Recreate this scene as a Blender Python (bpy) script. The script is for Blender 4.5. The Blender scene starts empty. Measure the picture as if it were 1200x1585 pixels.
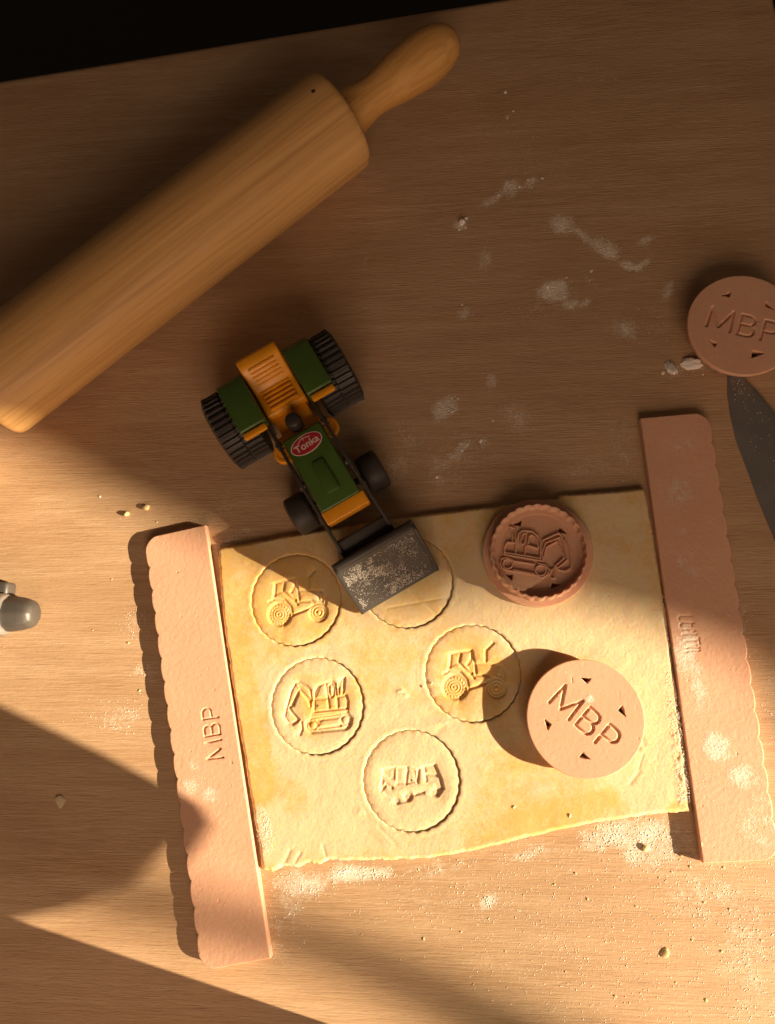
import bpy, bmesh, math, random
import numpy as np
from mathutils import Matrix, Vector
from mathutils import noise as mnoise

# ------------------------------------------------------------------ camera, lamps, exposure
S = 0.001                                   # everything below is in millimetres
SC = bpy.context.scene
COL = SC.collection
H = 453.376                                 # height of the phone above the board
F_PX, TX, TY = 1150.0, 0.19998789, -0.09944729

cam_d = bpy.data.cameras.new('camera')
cam = bpy.data.objects.new('camera', cam_d)
COL.objects.link(cam)
cam_d.sensor_fit = 'HORIZONTAL'
cam_d.sensor_width = 36.0
cam_d.lens = F_PX / 1200.0 * 36.0
cam_d.clip_start = 0.01
cam_d.clip_end = 100.0
_F = Matrix(((1, 0, 0), (0, -1, 0), (0, 0, -1)))
_R = _F @ (Matrix.Rotation(TY, 3, 'Y') @ Matrix.Rotation(TX, 3, 'X')) @ _F
cam.matrix_world = Matrix.Translation((0, 0, H * S)) @ _R.to_4x4()
SC.camera = cam

world = bpy.data.worlds.new('World')
SC.world = world
world.use_nodes = True
wbg = world.node_tree.nodes['Background']
wbg.inputs[0].default_value = (1.0, 0.66, 0.44, 1)
wbg.inputs[1].default_value = 0.046

SUN_AZ, SUN_EL = math.radians(-15.0), math.radians(20.0)
SV = np.array([math.cos(SUN_AZ), math.sin(SUN_AZ)])      # towards the low sun, on the ground
NV = np.array([-SV[1], SV[0]])
def lamp(name, kind, loc, target, energy, color):
    d = bpy.data.lights.new(name, kind)
    o = bpy.data.objects.new(name, d)
    COL.objects.link(o)
    o.location = loc
    o.rotation_euler = (Vector(target) - Vector(loc)).to_track_quat('-Z', 'Y').to_euler()
    d.energy = energy
    d.color = color
    return d
DS = 14.0
low_sun = lamp('low_evening_lamp', 'SPOT',  # distant spot standing in for the low sun
               (SV[0] * DS * math.cos(SUN_EL), SV[1] * DS * math.cos(SUN_EL), DS * math.sin(SUN_EL)),
               (0, 0, 0), 35500.0, (1.0, 0.80, 0.55))
low_sun.shadow_soft_size = 0.062
low_sun.spot_size = math.radians(9)
low_sun.spot_blend = 0.1
def gp(a, b, h=0.0):                         # (along sun, across, height) in mm -> metres
    p = SV * a + NV * b
    return (p[0] * S, p[1] * S, h * S)
win = lamp('window_light', 'AREA', gp(330, -720, 540), gp(-40, -40, 0), 5.7, (1.0, 0.68, 0.475))  # added fill lamp hung near the board to lift the shade
win.shape = 'RECTANGLE'
win.size, win.size_y = 0.7, 0.6

SC.view_settings.view_transform = 'Standard'
SC.view_settings.look = 'None'
SC.view_settings.exposure = 0.0
SC.view_settings.gamma = 1.0
SC.view_settings.use_curve_mapping = False
SC.render.engine = 'CYCLES'
SC.cycles.use_denoising = True
SC.cycles.max_bounces = 8
SC.cycles.transparent_max_bounces = 8
random.seed(7)
RNG = np.random.default_rng(11)

# ------------------------------------------------------------------ node materials
def new_mat(name):
    m = bpy.data.materials.new(name)
    m.use_nodes = True
    nt = m.node_tree
    return m, nt, nt.nodes['Principled BSDF']
def nd(nt, typ, **kw):
    n = nt.nodes.new(typ)
    for k, v in kw.items():
        if k.startswith('i_'):
            key = k[2:]
            n.inputs[int(key) if key.isdigit() else key].default_value = v
        else:
            setattr(n, k, v)
    return n
def lk(nt, a, b): nt.links.new(a, b)
def coords(nt, scale=(1, 1, 1), rot=(0, 0, 0), loc=(0, 0, 0)):
    tc = nd(nt, 'ShaderNodeTexCoord')
    mp = nd(nt, 'ShaderNodeMapping')
    mp.inputs['Scale'].default_value = scale
    mp.inputs['Rotation'].default_value = rot
    mp.inputs['Location'].default_value = loc
    lk(nt, tc.outputs['Object'], mp.inputs['Vector'])
    return mp.outputs['Vector']
def noise(nt, vec, scale, detail=4.0, rough=0.55, dist=0.0):
    n = nd(nt, 'ShaderNodeTexNoise')
    n.inputs['Scale'].default_value = scale
    n.inputs['Detail'].default_value = detail
    n.inputs['Roughness'].default_value = rough
    n.inputs['Distortion'].default_value = dist
    if vec is not None: lk(nt, vec, n.inputs['Vector'])
    return n.outputs['Fac']
def ramp(nt, fac, stops, interp='LINEAR'):
    r = nd(nt, 'ShaderNodeValToRGB')
    r.color_ramp.interpolation = interp
    el = r.color_ramp.elements
    while len(el) < len(stops): el.new(0.5)
    for e, (p, c) in zip(el, stops):
        e.position = p
        e.color = (*c, 1) if len(c) == 3 else c
    lk(nt, fac, r.inputs['Fac'])
    return r.outputs['Color']
def mix(nt, fac, a, b, mode='MIX'):
    m = nd(nt, 'ShaderNodeMix', data_type='RGBA', blend_type=mode)
    for v, i in ((fac, 0), (a, 6), (b, 7)):
        if isinstance(v, (int, float)): m.inputs[i].default_value = v
        elif isinstance(v, tuple): m.inputs[i].default_value = (*v, 1)
        else: lk(nt, v, m.inputs[i])
    return m.outputs[2]
def mth(nt, op, a, b=0.0, clamp=False):
    m = nd(nt, 'ShaderNodeMath', operation=op, use_clamp=clamp)
    for v, i in ((a, 0), (b, 1)):
        if isinstance(v, (int, float)): m.inputs[i].default_value = v
        else: lk(nt, v, m.inputs[i])
    return m.outputs[0]
def bump(nt, bsdf, h, strength, dist_mm, prev=None):
    b = nd(nt, 'ShaderNodeBump')
    b.inputs['Strength'].default_value = strength
    b.inputs['Distance'].default_value = dist_mm * S
    lk(nt, h, b.inputs['Height'])
    if prev is not None: lk(nt, prev, b.inputs['Normal'])
    lk(nt, b.outputs['Normal'], bsdf.inputs['Normal'])
    return b.outputs['Normal']
def attr(nt, name):
    a = nd(nt, 'ShaderNodeAttribute', attribute_name=name)
    return a.outputs['Fac']

FLOUR = (0.82, 0.74, 0.62)

def mat_board():
    m, nt, b = new_mat('oak_board')
    g = (0, 0, math.radians(-5.0))
    v_w = coords(nt, (1.2, 9, 1), g)
    v_f = coords(nt, (30, 900, 1), g)
    v_p = coords(nt, (60, 1500, 1), g, (0.3, 0.1, 0))
    broad = noise(nt, v_w, 2.2, 5, 0.6, 0.6)
    fine = noise(nt, v_f, 1.0, 4, 0.65, 0.4)
    pores = noise(nt, v_p, 1.0, 3, 0.6)
    v_m = coords(nt, (6, 120, 1), g)
    mid = noise(nt, v_m, 1.0, 4, 0.6, 0.8)
    base = ramp(nt, broad, [(0.25, (0.45, 0.278, 0.155)), (0.5, (0.57, 0.380, 0.222)), (0.75, (0.64, 0.450, 0.278))])
    c = mix(nt, mth(nt, 'MULTIPLY', ramp(nt, mid, [(0.35, (0, 0, 0)), (0.65, (1, 1, 1))]), 0.5), base, (0.46, 0.275, 0.140))
    c = mix(nt, mth(nt, 'MULTIPLY', ramp(nt, fine, [(0.40, (1, 1, 1)), (0.58, (0, 0, 0))]), mth(nt, 'MULTIPLY', ramp(nt, noise(nt, coords(nt, (4, 14, 1), g, (0.5, 0.2, 0)), 2.0, 4, 0.6, 0.5), [(0.35, (0.15, 0.15, 0.15)), (0.65, (1, 1, 1))]), 0.55)), c, (0.34, 0.190, 0.092))
    c = mix(nt, mth(nt, 'MULTIPLY', ramp(nt, pores, [(0.30, (1, 1, 1)), (0.42, (0, 0, 0))]), 0.5), c, (0.24, 0.125, 0.058))
    kv = nd(nt, 'ShaderNodeTexVoronoi')                    # a few small knots and stains
    kv.inputs['Scale'].default_value = 1.0
    kv.inputs['Randomness'].default_value = 1.0
    lk(nt, coords(nt, (5.0, 9.0, 1), g, (0.35, 0.72, 0)), kv.inputs['Vector'])
    kd = mth(nt, 'ADD', kv.outputs['Distance'], mth(nt, 'MULTIPLY', mid, 0.06))
    c = mix(nt, mth(nt, 'MULTIPLY', ramp(nt, kd, [(0.05, (1, 1, 1)), (0.11, (0, 0, 0))]), 0.45), c, (0.20, 0.105, 0.05))
    st_ = noise(nt, coords(nt, (3, 5, 1), (0, 0, 0.3), (0.2, 0.9, 0)), 2.0, 5, 0.65, 0.5)
    c = mix(nt, mth(nt, 'MULTIPLY', ramp(nt, st_, [(0.52, (0, 0, 0)), (0.72, (1, 1, 1))]), 0.25), c, (0.33, 0.17, 0.075))
    # flour wiped into the grain
    fl = attr(nt, 'flour')
    v0 = coords(nt)
    sp = noise(nt, coords(nt, (0.6, 1.3, 1), g), 600, 4, 0.8)
    bl = noise(nt, v0, 110, 6, 0.75)
    msk = mth(nt, 'ADD', mth(nt, 'MULTIPLY', fl, 0.50), mth(nt, 'ADD', mth(nt, 'MULTIPLY', sp, 0.7), mth(nt, 'MULTIPLY', bl, 0.7)))
    msk = mth(nt, 'SUBTRACT', msk, 0.5)
    msk = ramp(nt, msk, [(0.37, (0, 0, 0)), (0.66, (0.8, 0.8, 0.8))])
    msk = mth(nt, 'MULTIPLY', msk, mth(nt, 'MINIMUM', mth(nt, 'MULTIPLY', fl, 2.5), 1.0))
    c = mix(nt, msk, c, FLOUR)
    lk(nt, c, b.inputs['Base Color'])
    b.inputs['Roughness'].default_value = 0.62
    b.inputs['Specular IOR Level'].default_value = 0.3
    h = mth(nt, 'ADD', mth(nt, 'MULTIPLY', fine, 0.9), mth(nt, 'MULTIPLY', pores, 1.0))
    h = mth(nt, 'ADD', h, mth(nt, 'MULTIPLY', mth(nt, 'MULTIPLY', sp, msk), 1.2))
    gr = noise(nt, coords(nt, (150, 900, 1), g), 1.0, 3, 0.7)
    h = mth(nt, 'ADD', h, mth(nt, 'MULTIPLY', gr, 1.3))
    bump(nt, b, h, 0.8, 0.26)
    return m

def mat_dough():
    m, nt, b = new_mat('raw_biscuit_dough')
    v0 = coords(nt)
    fl = attr(nt, 'flour')
    n1 = noise(nt, v0, 60, 4, 0.6)
    sp = noise(nt, v0, 620, 4, 0.8)
    md = noise(nt, v0, 200, 3, 0.6)
    base = ramp(nt, n1, [(0.3, (0.72, 0.450, 0.145)), (0.7, (0.75, 0.495, 0.178))])
    k = mth(nt, 'ADD', mth(nt, 'MULTIPLY', fl, 1.0), mth(nt, 'ADD', mth(nt, 'MULTIPLY', sp, 0.75), mth(nt, 'MULTIPLY', md, 0.45)))
    k = mth(nt, 'SUBTRACT', k, 0.5)
    k = ramp(nt, k, [(0.30, (0, 0, 0)), (0.68, (0.95, 0.95, 0.95))])
    c = mix(nt, k, base, (0.765, 0.61, 0.385))
    lk(nt, c, b.inputs['Base Color'])
    b.inputs['Roughness'].default_value = 0.7
    b.inputs['Specular IOR Level'].default_value = 0.25
    b.inputs['Subsurface Weight'].default_value = 0.75
    b.inputs['Subsurface Radius'].default_value = (1.0, 0.45, 0.12)
    b.inputs['Subsurface Scale'].default_value = 2.8 * S
    h = mth(nt, 'ADD', mth(nt, 'MULTIPLY', sp, 1.0), mth(nt, 'MULTIPLY', md, 0.8))
    h = mth(nt, 'MULTIPLY', h, mth(nt, 'ADD', mth(nt, 'MULTIPLY', fl, 0.8), 0.2))
    bump(nt, b, h, 0.6, 0.38)
    return m

def mat_plastic():
    m, nt, b = new_mat('printed_peach_plastic')
    v0 = coords(nt)
    n1 = noise(nt, v0, 40, 4, 0.6)
    n2 = noise(nt, v0, 420, 3, 0.6)
    base = ramp(nt, n1, [(0.3, (0.69, 0.40, 0.258)), (0.7, (0.735, 0.44, 0.288))])
    fl = attr(nt, 'flour')
    sp = noise(nt, v0, 800, 3, 0.75)
    bl = noise(nt, v0, 150, 4, 0.65)
    k = mth(nt, 'ADD', mth(nt, 'MULTIPLY', fl, 0.55), mth(nt, 'ADD', mth(nt, 'MULTIPLY', sp, 0.7), mth(nt, 'MULTIPLY', bl, 0.6)))
    k = mth(nt, 'SUBTRACT', k, 0.5)
    k = ramp(nt, k, [(0.42, (0, 0, 0)), (0.72, (0.8, 0.8, 0.8))])
    k = mth(nt, 'MULTIPLY', k, mth(nt, 'MINIMUM', mth(nt, 'MULTIPLY', fl, 2.0), 1.0))
    lk(nt, mix(nt, k, base, FLOUR), b.inputs['Base Color'])
    b.inputs['Roughness'].default_value = 0.55
    b.inputs['Specular IOR Level'].default_value = 0.3
    b.inputs['Subsurface Weight'].default_value = 0.45
    b.inputs['Subsurface Radius'].default_value = (1.0, 0.4, 0.2)
    b.inputs['Subsurface Scale'].default_value = 3.0 * S
    w = nd(nt, 'ShaderNodeTexWave')                       # the printer's diagonal raster
    w.inputs['Scale'].default_value = 240
    w.inputs['Distortion'].default_value = 0.6
    lk(nt, coords(nt, rot=(0, 0, 0.8)), w.inputs['Vector'])
    h = mth(nt, 'ADD', mth(nt, 'MULTIPLY', n2, 1.0), mth(nt, 'MULTIPLY', w.outputs['Fac'], 0.09))
    h = mth(nt, 'ADD', h, mth(nt, 'MULTIPLY', mth(nt, 'MULTIPLY', sp, k), 1.5))
    bump(nt, b, h, 0.6, 0.30)
    return m

def mat_pinwood(name, tint=(1, 1, 1)):
    m, nt, b = new_mat(name)
    v1 = coords(nt, (3, 85, 85))
    v2 = coords(nt, (14, 420, 420))
    a = noise(nt, v1, 1.0, 4, 0.55, 0.8)
    f = noise(nt, v2, 1.0, 3, 0.6, 0.3)
    t = lambda c: tuple(x * y for x, y in zip(c, tint))
    base = ramp(nt, a, [(0.30, t((0.52, 0.300, 0.115))), (0.42, t((0.66, 0.395, 0.162))), (0.6, t((0.73, 0.455, 0.195))), (0.75, t((0.79, 0.53, 0.26)))])
    c = mix(nt, mth(nt, 'MULTIPLY', ramp(nt, f, [(0.35, (1, 1, 1)), (0.55, (0, 0, 0))]), 0.35), base, t((0.42, 0.22, 0.075)))
    lk(nt, c, b.inputs['Base Color'])
    b.inputs['Roughness'].default_value = 0.5
    b.inputs['Specular IOR Level'].default_value = 0.35
    bump(nt, b, f, 0.25, 0.15)
    return m

def mat_simple(name, col, rough=0.45, metal=0.0, spec=0.5, dust=0.0, grain=0.15, gscale=300, colvar=0.12):
    m, nt, b = new_mat(name)
    v0 = coords(nt)
    n1 = noise(nt, v0, 55, 4, 0.6)
    n2 = noise(nt, v0, gscale, 3, 0.6)
    lo = tuple(x * (1 - colvar) for x in col)
    hi = tuple(min(1, x * (1 + colvar)) for x in col)
    c = ramp(nt, n1, [(0.3, lo), (0.7, hi)])
    r = None
    if dust != 0:
        sp = noise(nt, v0, 750, 3, 0.8)
        bl = noise(nt, v0, 130, 4, 0.7)
        k = mth(nt, 'ADD', mth(nt, 'MULTIPLY', sp, 1.3), mth(nt, 'MULTIPLY', bl, 0.5))
        k = ramp(nt, k, [(1.15 - dust, (0, 0, 0)), (1.22 - dust, (0.9, 0.9, 0.9))])
        c = mix(nt, k, c, FLOUR)
        r = mth(nt, 'ADD', mth(nt, 'MULTIPLY', k, 0.5), rough, True)
        lk(nt, mth(nt, 'MULTIPLY', mth(nt, 'SUBTRACT', 1.0, k), metal), b.inputs['Metallic'])
    else:
        b.inputs['Metallic'].default_value = metal
        r = mth(nt, 'ADD', mth(nt, 'MULTIPLY', n1, 0.2), rough - 0.1, True)
    lk(nt, r, b.inputs['Roughness'])
    lk(nt, c, b.inputs['Base Color'])
    b.inputs['Specular IOR Level'].default_value = spec
    bump(nt, b, n2, grain, 0.2)
    return m

def mat_curtain(name, clear):  # partly see-through stuff of the added shade panels
    m, nt, b = new_mat(name)
    v0 = coords(nt, (1, 1, 1))
    c = ramp(nt, noise(nt, v0, 60, 3), [(0.3, (0.42, 0.33, 0.24)), (0.7, (0.5, 0.4, 0.3))])
    lk(nt, c, b.inputs['Base Color'])
    b.inputs['Roughness'].default_value = 0.9
    tr = nd(nt, 'ShaderNodeBsdfTransparent')
    mx = nd(nt, 'ShaderNodeMixShader')
    mx.inputs[0].default_value = clear
    out = nt.nodes['Material Output']
    lk(nt, b.outputs[0], mx.inputs[1]); lk(nt, tr.outputs[0], mx.inputs[2]); lk(nt, mx.outputs[0], out.inputs['Surface'])
    return m

def mat_crumb():
    m = mat_simple('dough_crumb_skin', (0.78, 0.58, 0.31), 0.8, spec=0.2, grain=0.0, gscale=2)
    b = m.node_tree.nodes['Principled BSDF']
    b.inputs['Subsurface Weight'].default_value = 0.6
    b.inputs['Subsurface Radius'].default_value = (1.0, 0.85, 0.7)
    b.inputs['Subsurface Scale'].default_value = 3.0 * S
    return m
M = dict(
    board=mat_board(), dough=mat_dough(), peach=mat_plastic(),
    pin=mat_pinwood('turned_pale_wood', (1.0, 0.95, 0.84)), handle=mat_pinwood('waxed_handle_wood', (0.98, 0.86, 0.62)),
    green=mat_simple('green_paint', (0.060, 0.120, 0.018), 0.38, spec=0.5, grain=0.06, dust=0.0),
    green_dusty=mat_simple('green_paint_dusted', (0.060, 0.120, 0.018), 0.38, spec=0.5, grain=0.06, dust=0.0005),
    orange=mat_simple('orange_plastic', (0.82, 0.33, 0.012), 0.36, spec=0.5, grain=0.06),
    tyre=mat_simple('black_tyre', (0.050, 0.042, 0.036), 0.5, spec=0.35, dust=0.02, grain=0.3),
    dark=mat_simple('dark_painted_metal', (0.045, 0.037, 0.03), 0.45, 0.2, dust=0.001),
    bucket=mat_simple('floury_black_bucket', (0.085, 0.075, 0.068), 0.45, 0.1, dust=0.11),
    red=mat_simple('red_sticker', (0.42, 0.02, 0.035), 0.4, grain=0.03),
    cream=mat_simple('cream_print', (0.70, 0.60, 0.48), 0.5, grain=0.03),
    steel=mat_simple('grey_coated_steel', (0.20, 0.185, 0.17), 0.45, 0.3, dust=0.02, grain=0.35),
    silver=mat_simple('brushed_silver', (0.40, 0.385, 0.36), 0.38, 0.7, grain=0.6),
    grey=mat_simple('grey_brown_plastic', (0.085, 0.075, 0.066), 0.42, 0.25, grain=0.25),
    crumb=mat_crumb(),
    flour=mat_simple('white_flour', (0.88, 0.81, 0.72), 0.9, spec=0.1, grain=0.5, gscale=1500),
    floor=mat_simple('dark_floor', (0.02, 0.016, 0.013), 0.7),
    knot=mat_simple('dark_knot', (0.05, 0.018, 0.008), 0.7),
    tin=mat_simple('brown_tin', (0.10, 0.07, 0.05), 0.5),  # for the added shadow casters out of view
    curtain=mat_curtain('sheer_curtain', 0.075), curtain2=mat_curtain('linen_towel', 0.05),  # added panels that let a little lamp light through
)

# ------------------------------------------------------------------ geometry helpers
def link(name, me, mat=None, parent=None, loc=None, rotz=0.0, smooth=True):
    o = bpy.data.objects.new(name, me)
    COL.objects.link(o)
    if mat is not None: me.materials.append(mat)
    if smooth and len(me.polygons):
        me.polygons.foreach_set('use_smooth', np.ones(len(me.polygons), dtype=bool))
    if parent is not None: o.parent = parent
    if loc is not None: o.location = tuple(x * S for x in loc)
    o.rotation_euler[2] = rotz
    return o
def pymesh(name, V, F):
    me = bpy.data.meshes.new(name)
    me.from_pydata([tuple(float(c) * S for c in v) for v in V], [], F)
    me.validate(); me.update()
    return me
def npmesh(name, V, Q):
    """V (n,3) mm, Q (m,k) index array"""
    me = bpy.data.meshes.new(name)
    k = Q.shape[1]
    me.vertices.add(len(V)); me.loops.add(Q.size); me.polygons.add(len(Q))
    me.vertices.foreach_set('co', (np.asarray(V, dtype=np.float32) * S).ravel())
    me.loops.foreach_set('vertex_index', Q.astype(np.int32).ravel())
    me.polygons.foreach_set('loop_start', np.arange(0, Q.size, k, dtype=np.int32))
    me.update(calc_edges=True)
    me.validate()
    return me
def set_attr(me, name, vals):
    a = me.attributes.new(name, 'FLOAT', 'POINT')
    a.data.foreach_set('value', np.asarray(vals, dtype=np.float32))
def thing(name, label, cat, loc=(0, 0, 0), rotz=0.0, group=None):
    o = bpy.data.objects.new(name, None)
    COL.objects.link(o)
    o.empty_display_size = 0.02
    o.location = tuple(x * S for x in loc)
    o.rotation_euler[2] = rotz
    return tag(o, label, cat, group)
def tag(o, label, cat, group=None):
    o['label'] = label; o['category'] = cat
    if group: o['group'] = group
    return o
def smoothstep(x, a, b):
    t = np.clip((x - a) / (b - a), 0, 1)
    return t * t * (3 - 2 * t)
def vnoise(x, y, cell, seed, octaves=1, gain=0.5):
    out = np.zeros_like(x); amp = 1.0; tot = 0.0
    for k in range(octaves):
        r = np.random.default_rng(seed * 97 + k)
        n = 256
        g = r.random((n, n))
        u = x / cell + 1000.37 + k * 17.3; v = y / cell + 1000.71 + k * 9.1
        iu = np.floor(u).astype(int); iv = np.floor(v).astype(int)
        fu = u - iu; fv = v - iv
        fu = fu * fu * (3 - 2 * fu); fv = fv * fv * (3 - 2 * fv)
        iu %= n; iv %= n; ju = (iu + 1) % n; jv = (iv + 1) % n
        val = (g[iu, iv] * (1 - fu) + g[ju, iv] * fu) * (1 - fv) + (g[iu, jv] * (1 - fu) + g[ju, jv] * fu) * fv
        out += amp * val; tot += amp
        amp *= gain; cell *= 0.5
    return out / tot * 2 - 1
def seg_dist(x, y, lines):
    """distance from points to a set of polylines"""
    d = np.full(x.shape, 1e9)
    for pl in lines:
        for (ax, ay), (bx, by) in zip(pl[:-1], pl[1:]):
            dx, dy = bx - ax, by - ay
            L = dx * dx + dy * dy + 1e-12
            t = np.clip(((x - ax) * dx + (y - ay) * dy) / L, 0, 1)
            d = np.minimum(d, (x - ax - t * dx) ** 2 + (y - ay - t * dy) ** 2)
    return np.sqrt(d)
def in_poly(x, y, poly):
    c = np.zeros(x.shape, dtype=bool)
    n = len(poly)
    for i in range(n):
        (ax, ay), (bx, by) = poly[i], poly[(i + 1) % n]
        hit = ((ay > y) != (by > y)) & (x < (bx - ax) * (y - ay) / (by - ay + 1e-12) + ax)
        c ^= hit
    return c
def poly_sdf(x, y, poly):
    d = seg_dist(x, y, [list(poly) + [poly[0]]])
    return np.where(in_poly(x, y, poly), d, -d)      # positive inside
def circle(cx, cy, r, n=20, a0=0.0, a1=2 * math.pi):
    return [(cx + r * math.cos(a0 + (a1 - a0) * i / n), cy + r * math.sin(a0 + (a1 - a0) * i / n)) for i in range(n + 1)]
def place(lines, ox, oy, ang, k=1.0):
    c, s = math.cos(ang) * k, math.sin(ang) * k
    return [[(ox + x * c - y * s, oy + x * s + y * c) for x, y in pl] for pl in lines]
def lathe(name, prof, axis='x', seg=64, rmod=None):
    """prof: list of (along, radius)"""
    V, F = [], []
    n = len(prof)
    for i, (a, r) in enumerate(prof):
        for j in range(seg):
            t = 2 * math.pi * j / seg
            rr = r if rmod is None else r + rmod(a, t, i)
            c, s = rr * math.cos(t), rr * math.sin(t)
            V.append((a, c, s) if axis == 'x' else ((c, a, s) if axis == 'y' else (c, s, a)))
    for i in range(n - 1):
        for j in range(seg):
            q = (i * seg + j, i * seg + (j + 1) % seg, (i + 1) * seg + (j + 1) % seg, (i + 1) * seg + j)
            F.append(q if axis != 'y' else q[::-1])
    e = [tuple(range(seg))[::-1], tuple(range((n - 1) * seg, n * seg))]
    F += e if axis != 'y' else [t[::-1] for t in e]
    return pymesh(name, V, F)
def bevelled(me, width, seg=2, angle=30):
    bm = bmesh.new(); bm.from_mesh(me)
    bmesh.ops.recalc_face_normals(bm, faces=bm.faces)
    es = [e for e in bm.edges if len(e.link_faces) == 2 and e.calc_face_angle(0) > math.radians(angle)]
    bmesh.ops.bevel(bm, geom=es, offset=width * S, segments=seg, profile=0.5, affect='EDGES', clamp_overlap=True)
    bm.to_mesh(me); bm.free()
    return me
def box(name, x0, x1, y0, y1, z0, z1, bev=0.8, seg=2, shear=None):
    V = [(x, y, z) for z in (z0, z1) for y in (y0, y1) for x in (x0, x1)]
    if shear: V = [shear(*v) for v in V]
    F = [(0, 2, 3, 1), (4, 5, 7, 6), (0, 1, 5, 4), (2, 6, 7, 3), (0, 4, 6, 2), (1, 3, 7, 5)]
    me = pymesh(name, V, F)
    return bevelled(me, bev, seg) if bev else me
def extrude_xz(name, prof, y0, y1, bev=0.6, seg=2, yf=None):
    """closed profile in x,z swept along y"""
    n = len(prof)
    V = [(x, y0 if yf is None else y0 + yf(x), z) for x, z in prof] + [(x, y1 if yf is None else y1 + yf(x), z) for x, z in prof]
    F = [tuple(range(n)), tuple(range(2 * n - 1, n - 1, -1))]
    F += [(i, (i + 1) % n, n + (i + 1) % n, n + i)[::-1] for i in range(n)]
    me = pymesh(name, V, F)
    return bevelled(me, bev, seg) if bev else me
def auto_smooth(o, ang=40):
    me = o.data
    bm = bmesh.new(); bm.from_mesh(me)
    for e in bm.edges:
        e.smooth = not (len(e.link_faces) == 2 and e.calc_face_angle(0) > math.radians(ang))
    bm.to_mesh(me); bm.free()
    return o

# ------------------------------------------------------------------ where flour lies (mm on the board)
FB = [  # x, y, rx, ry, angle, strength
    (71, 283, 9, 8, -0.7, .95), (83, 275, 10, 4, -0.7, .9), (97, 265, 12, 7, -0.6, .85), (112, 252, 9, 3, -0.5, .85), (121, 253, 8, 2.5, 0.6, .8), (124, 269, 7, 4, 0.4, .75), (64, 237, 12, 8, 0.2, 1.0), (66, 232, 5, 4, 0, 1.0),
    (5, 289, 5, 4, 0, 1.0), (26, 306, 12, 3.5, 0.5, .8), (38, 313, 6, 8, -.3, .8), (50, 316, 10, 4, 0.2, .75), (20, 262, 5, 12, 0, .6), (73, 227, 6, 5, .6, .8), (82, 228, 4, 6, -.5, .7),
    (-8, 160, 9, 7, 0.4, 1.0), (-14, 155, 4, 6, .4, .8), (3, 133, 6, 3, .5, .9), (-3, 128, 5, 4, .5, .8), (108, 208, 12, 8, -0.4, .65), (60, 225, 30, 12, 0, .38), (135, 233, 3, 9, -.3, .7), (6, 225, 6, 4, 0, .8),
    (38, 368, 3, 3, 0, .8), (21, 176, 5, 8, 0, .55), (37, 150, 9, 14, 0, .5), (14, 136, 5, 4, .6, .7), (88, 242, 10, 3, -.9, .5),
    (-15, 120, 16, 16, 0, .42), (0, 130, 25, 20, 0, .32), (30, 155, 12, 14, 0, .34), (-30, 135, 12, 20, 0.5, .4), (10, 225, 7, 4, 0, .5),
    (-40, 120, 10, 12, 0, .5), (80, 118, 25, 10, 0.1, .36), (100, 130, 10, 25, 0, .36), (-148, 74, 9, 6, 0.3, .6), (-140, 80, 14, 6, 0, .45),
    (-66, -119, 15, 6, 0.0, 1.0), (-52, -117, 9, 4, 0, 1.0), (-95, -126, 18, 10, 0, .72), (-100, -135, 9, 18, 0.3, .5), (-15, -115, 25, 5, 0.15, .5),
    (12, -131, 3.5, 5, -0.4, .95), (35, -105, 18, 5, .2, .55), (80, -95, 18, 8, 0.1, .8), (100, -95, 22, 12, 0, .82), (105, -106, 12, 8, 0, .6),
    (92, -104, 8, 8, 0, .85), (130, -125, 30, 26, 0, .40), (150, -150, 22, 40, 0, .42), (138, -118, 12, 4, 0, .5), (0, -130, 60, 22, 0, .26),
    (60, -140, 60, 40, 0, .24), (-195, -5, 10, 9, 0, .5), (-212, -32, 22, 12, .2, .42), (-160, -70, 5, 5, 0, .75), (-205, 25, 12, 10, 0, .36),
    (-195, 62, 10, 8, 0, .20), (-190, 70, 16, 8, 0, .34), (-160, 92, 30, 10, .3, .30), (160, 20, 8, 25, 0, .4), (170, -20, 8, 30, 0, .30),
    (-110, -150, 12, 25, 0.2, .34), (55, 330, 30, 25, 0, .20), (30, 355, 18, 14, 0, .25), (95, 395, 18, 8, 0, .26), (150, 180, 8, 3, 0, .55), (138, 178, 12, 7, 0, .4),
    (-60, 265, 8, 3, .6, .3), (-100, 225, 6, 3, .6, .42), (125, 210, 20, 16, 0, .28),
]
def flour_at(x, y):
    f = np.zeros_like(x)
    x, y = x + 3.5 * vnoise(x, y, 7, 71, 4), y + 3.5 * vnoise(x, y, 7, 72, 4)
    for cx, cy, rx, ry, an, st in FB:
        c, s = math.cos(an), math.sin(an)
        u = ((x - cx) * c + (y - cy) * s) / rx; v = (-(x - cx) * s + (y - cy) * c) / ry
        r = np.sqrt(u * u + v * v)
        f = np.maximum(f, st * smoothstep(-r, -1.7, -0.1))
    return f

# ------------------------------------------------------------------ setting: floor, board, added shadow casters
fl = link('floor', pymesh('floor', [(-4000, -4000, -740), (6000, -4000, -740), (6000, 4000, -740), (-4000, 4000, -740)], [(0, 1, 2, 3)]), M['floor'], smooth=False)
fl['kind'] = 'structure'

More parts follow.
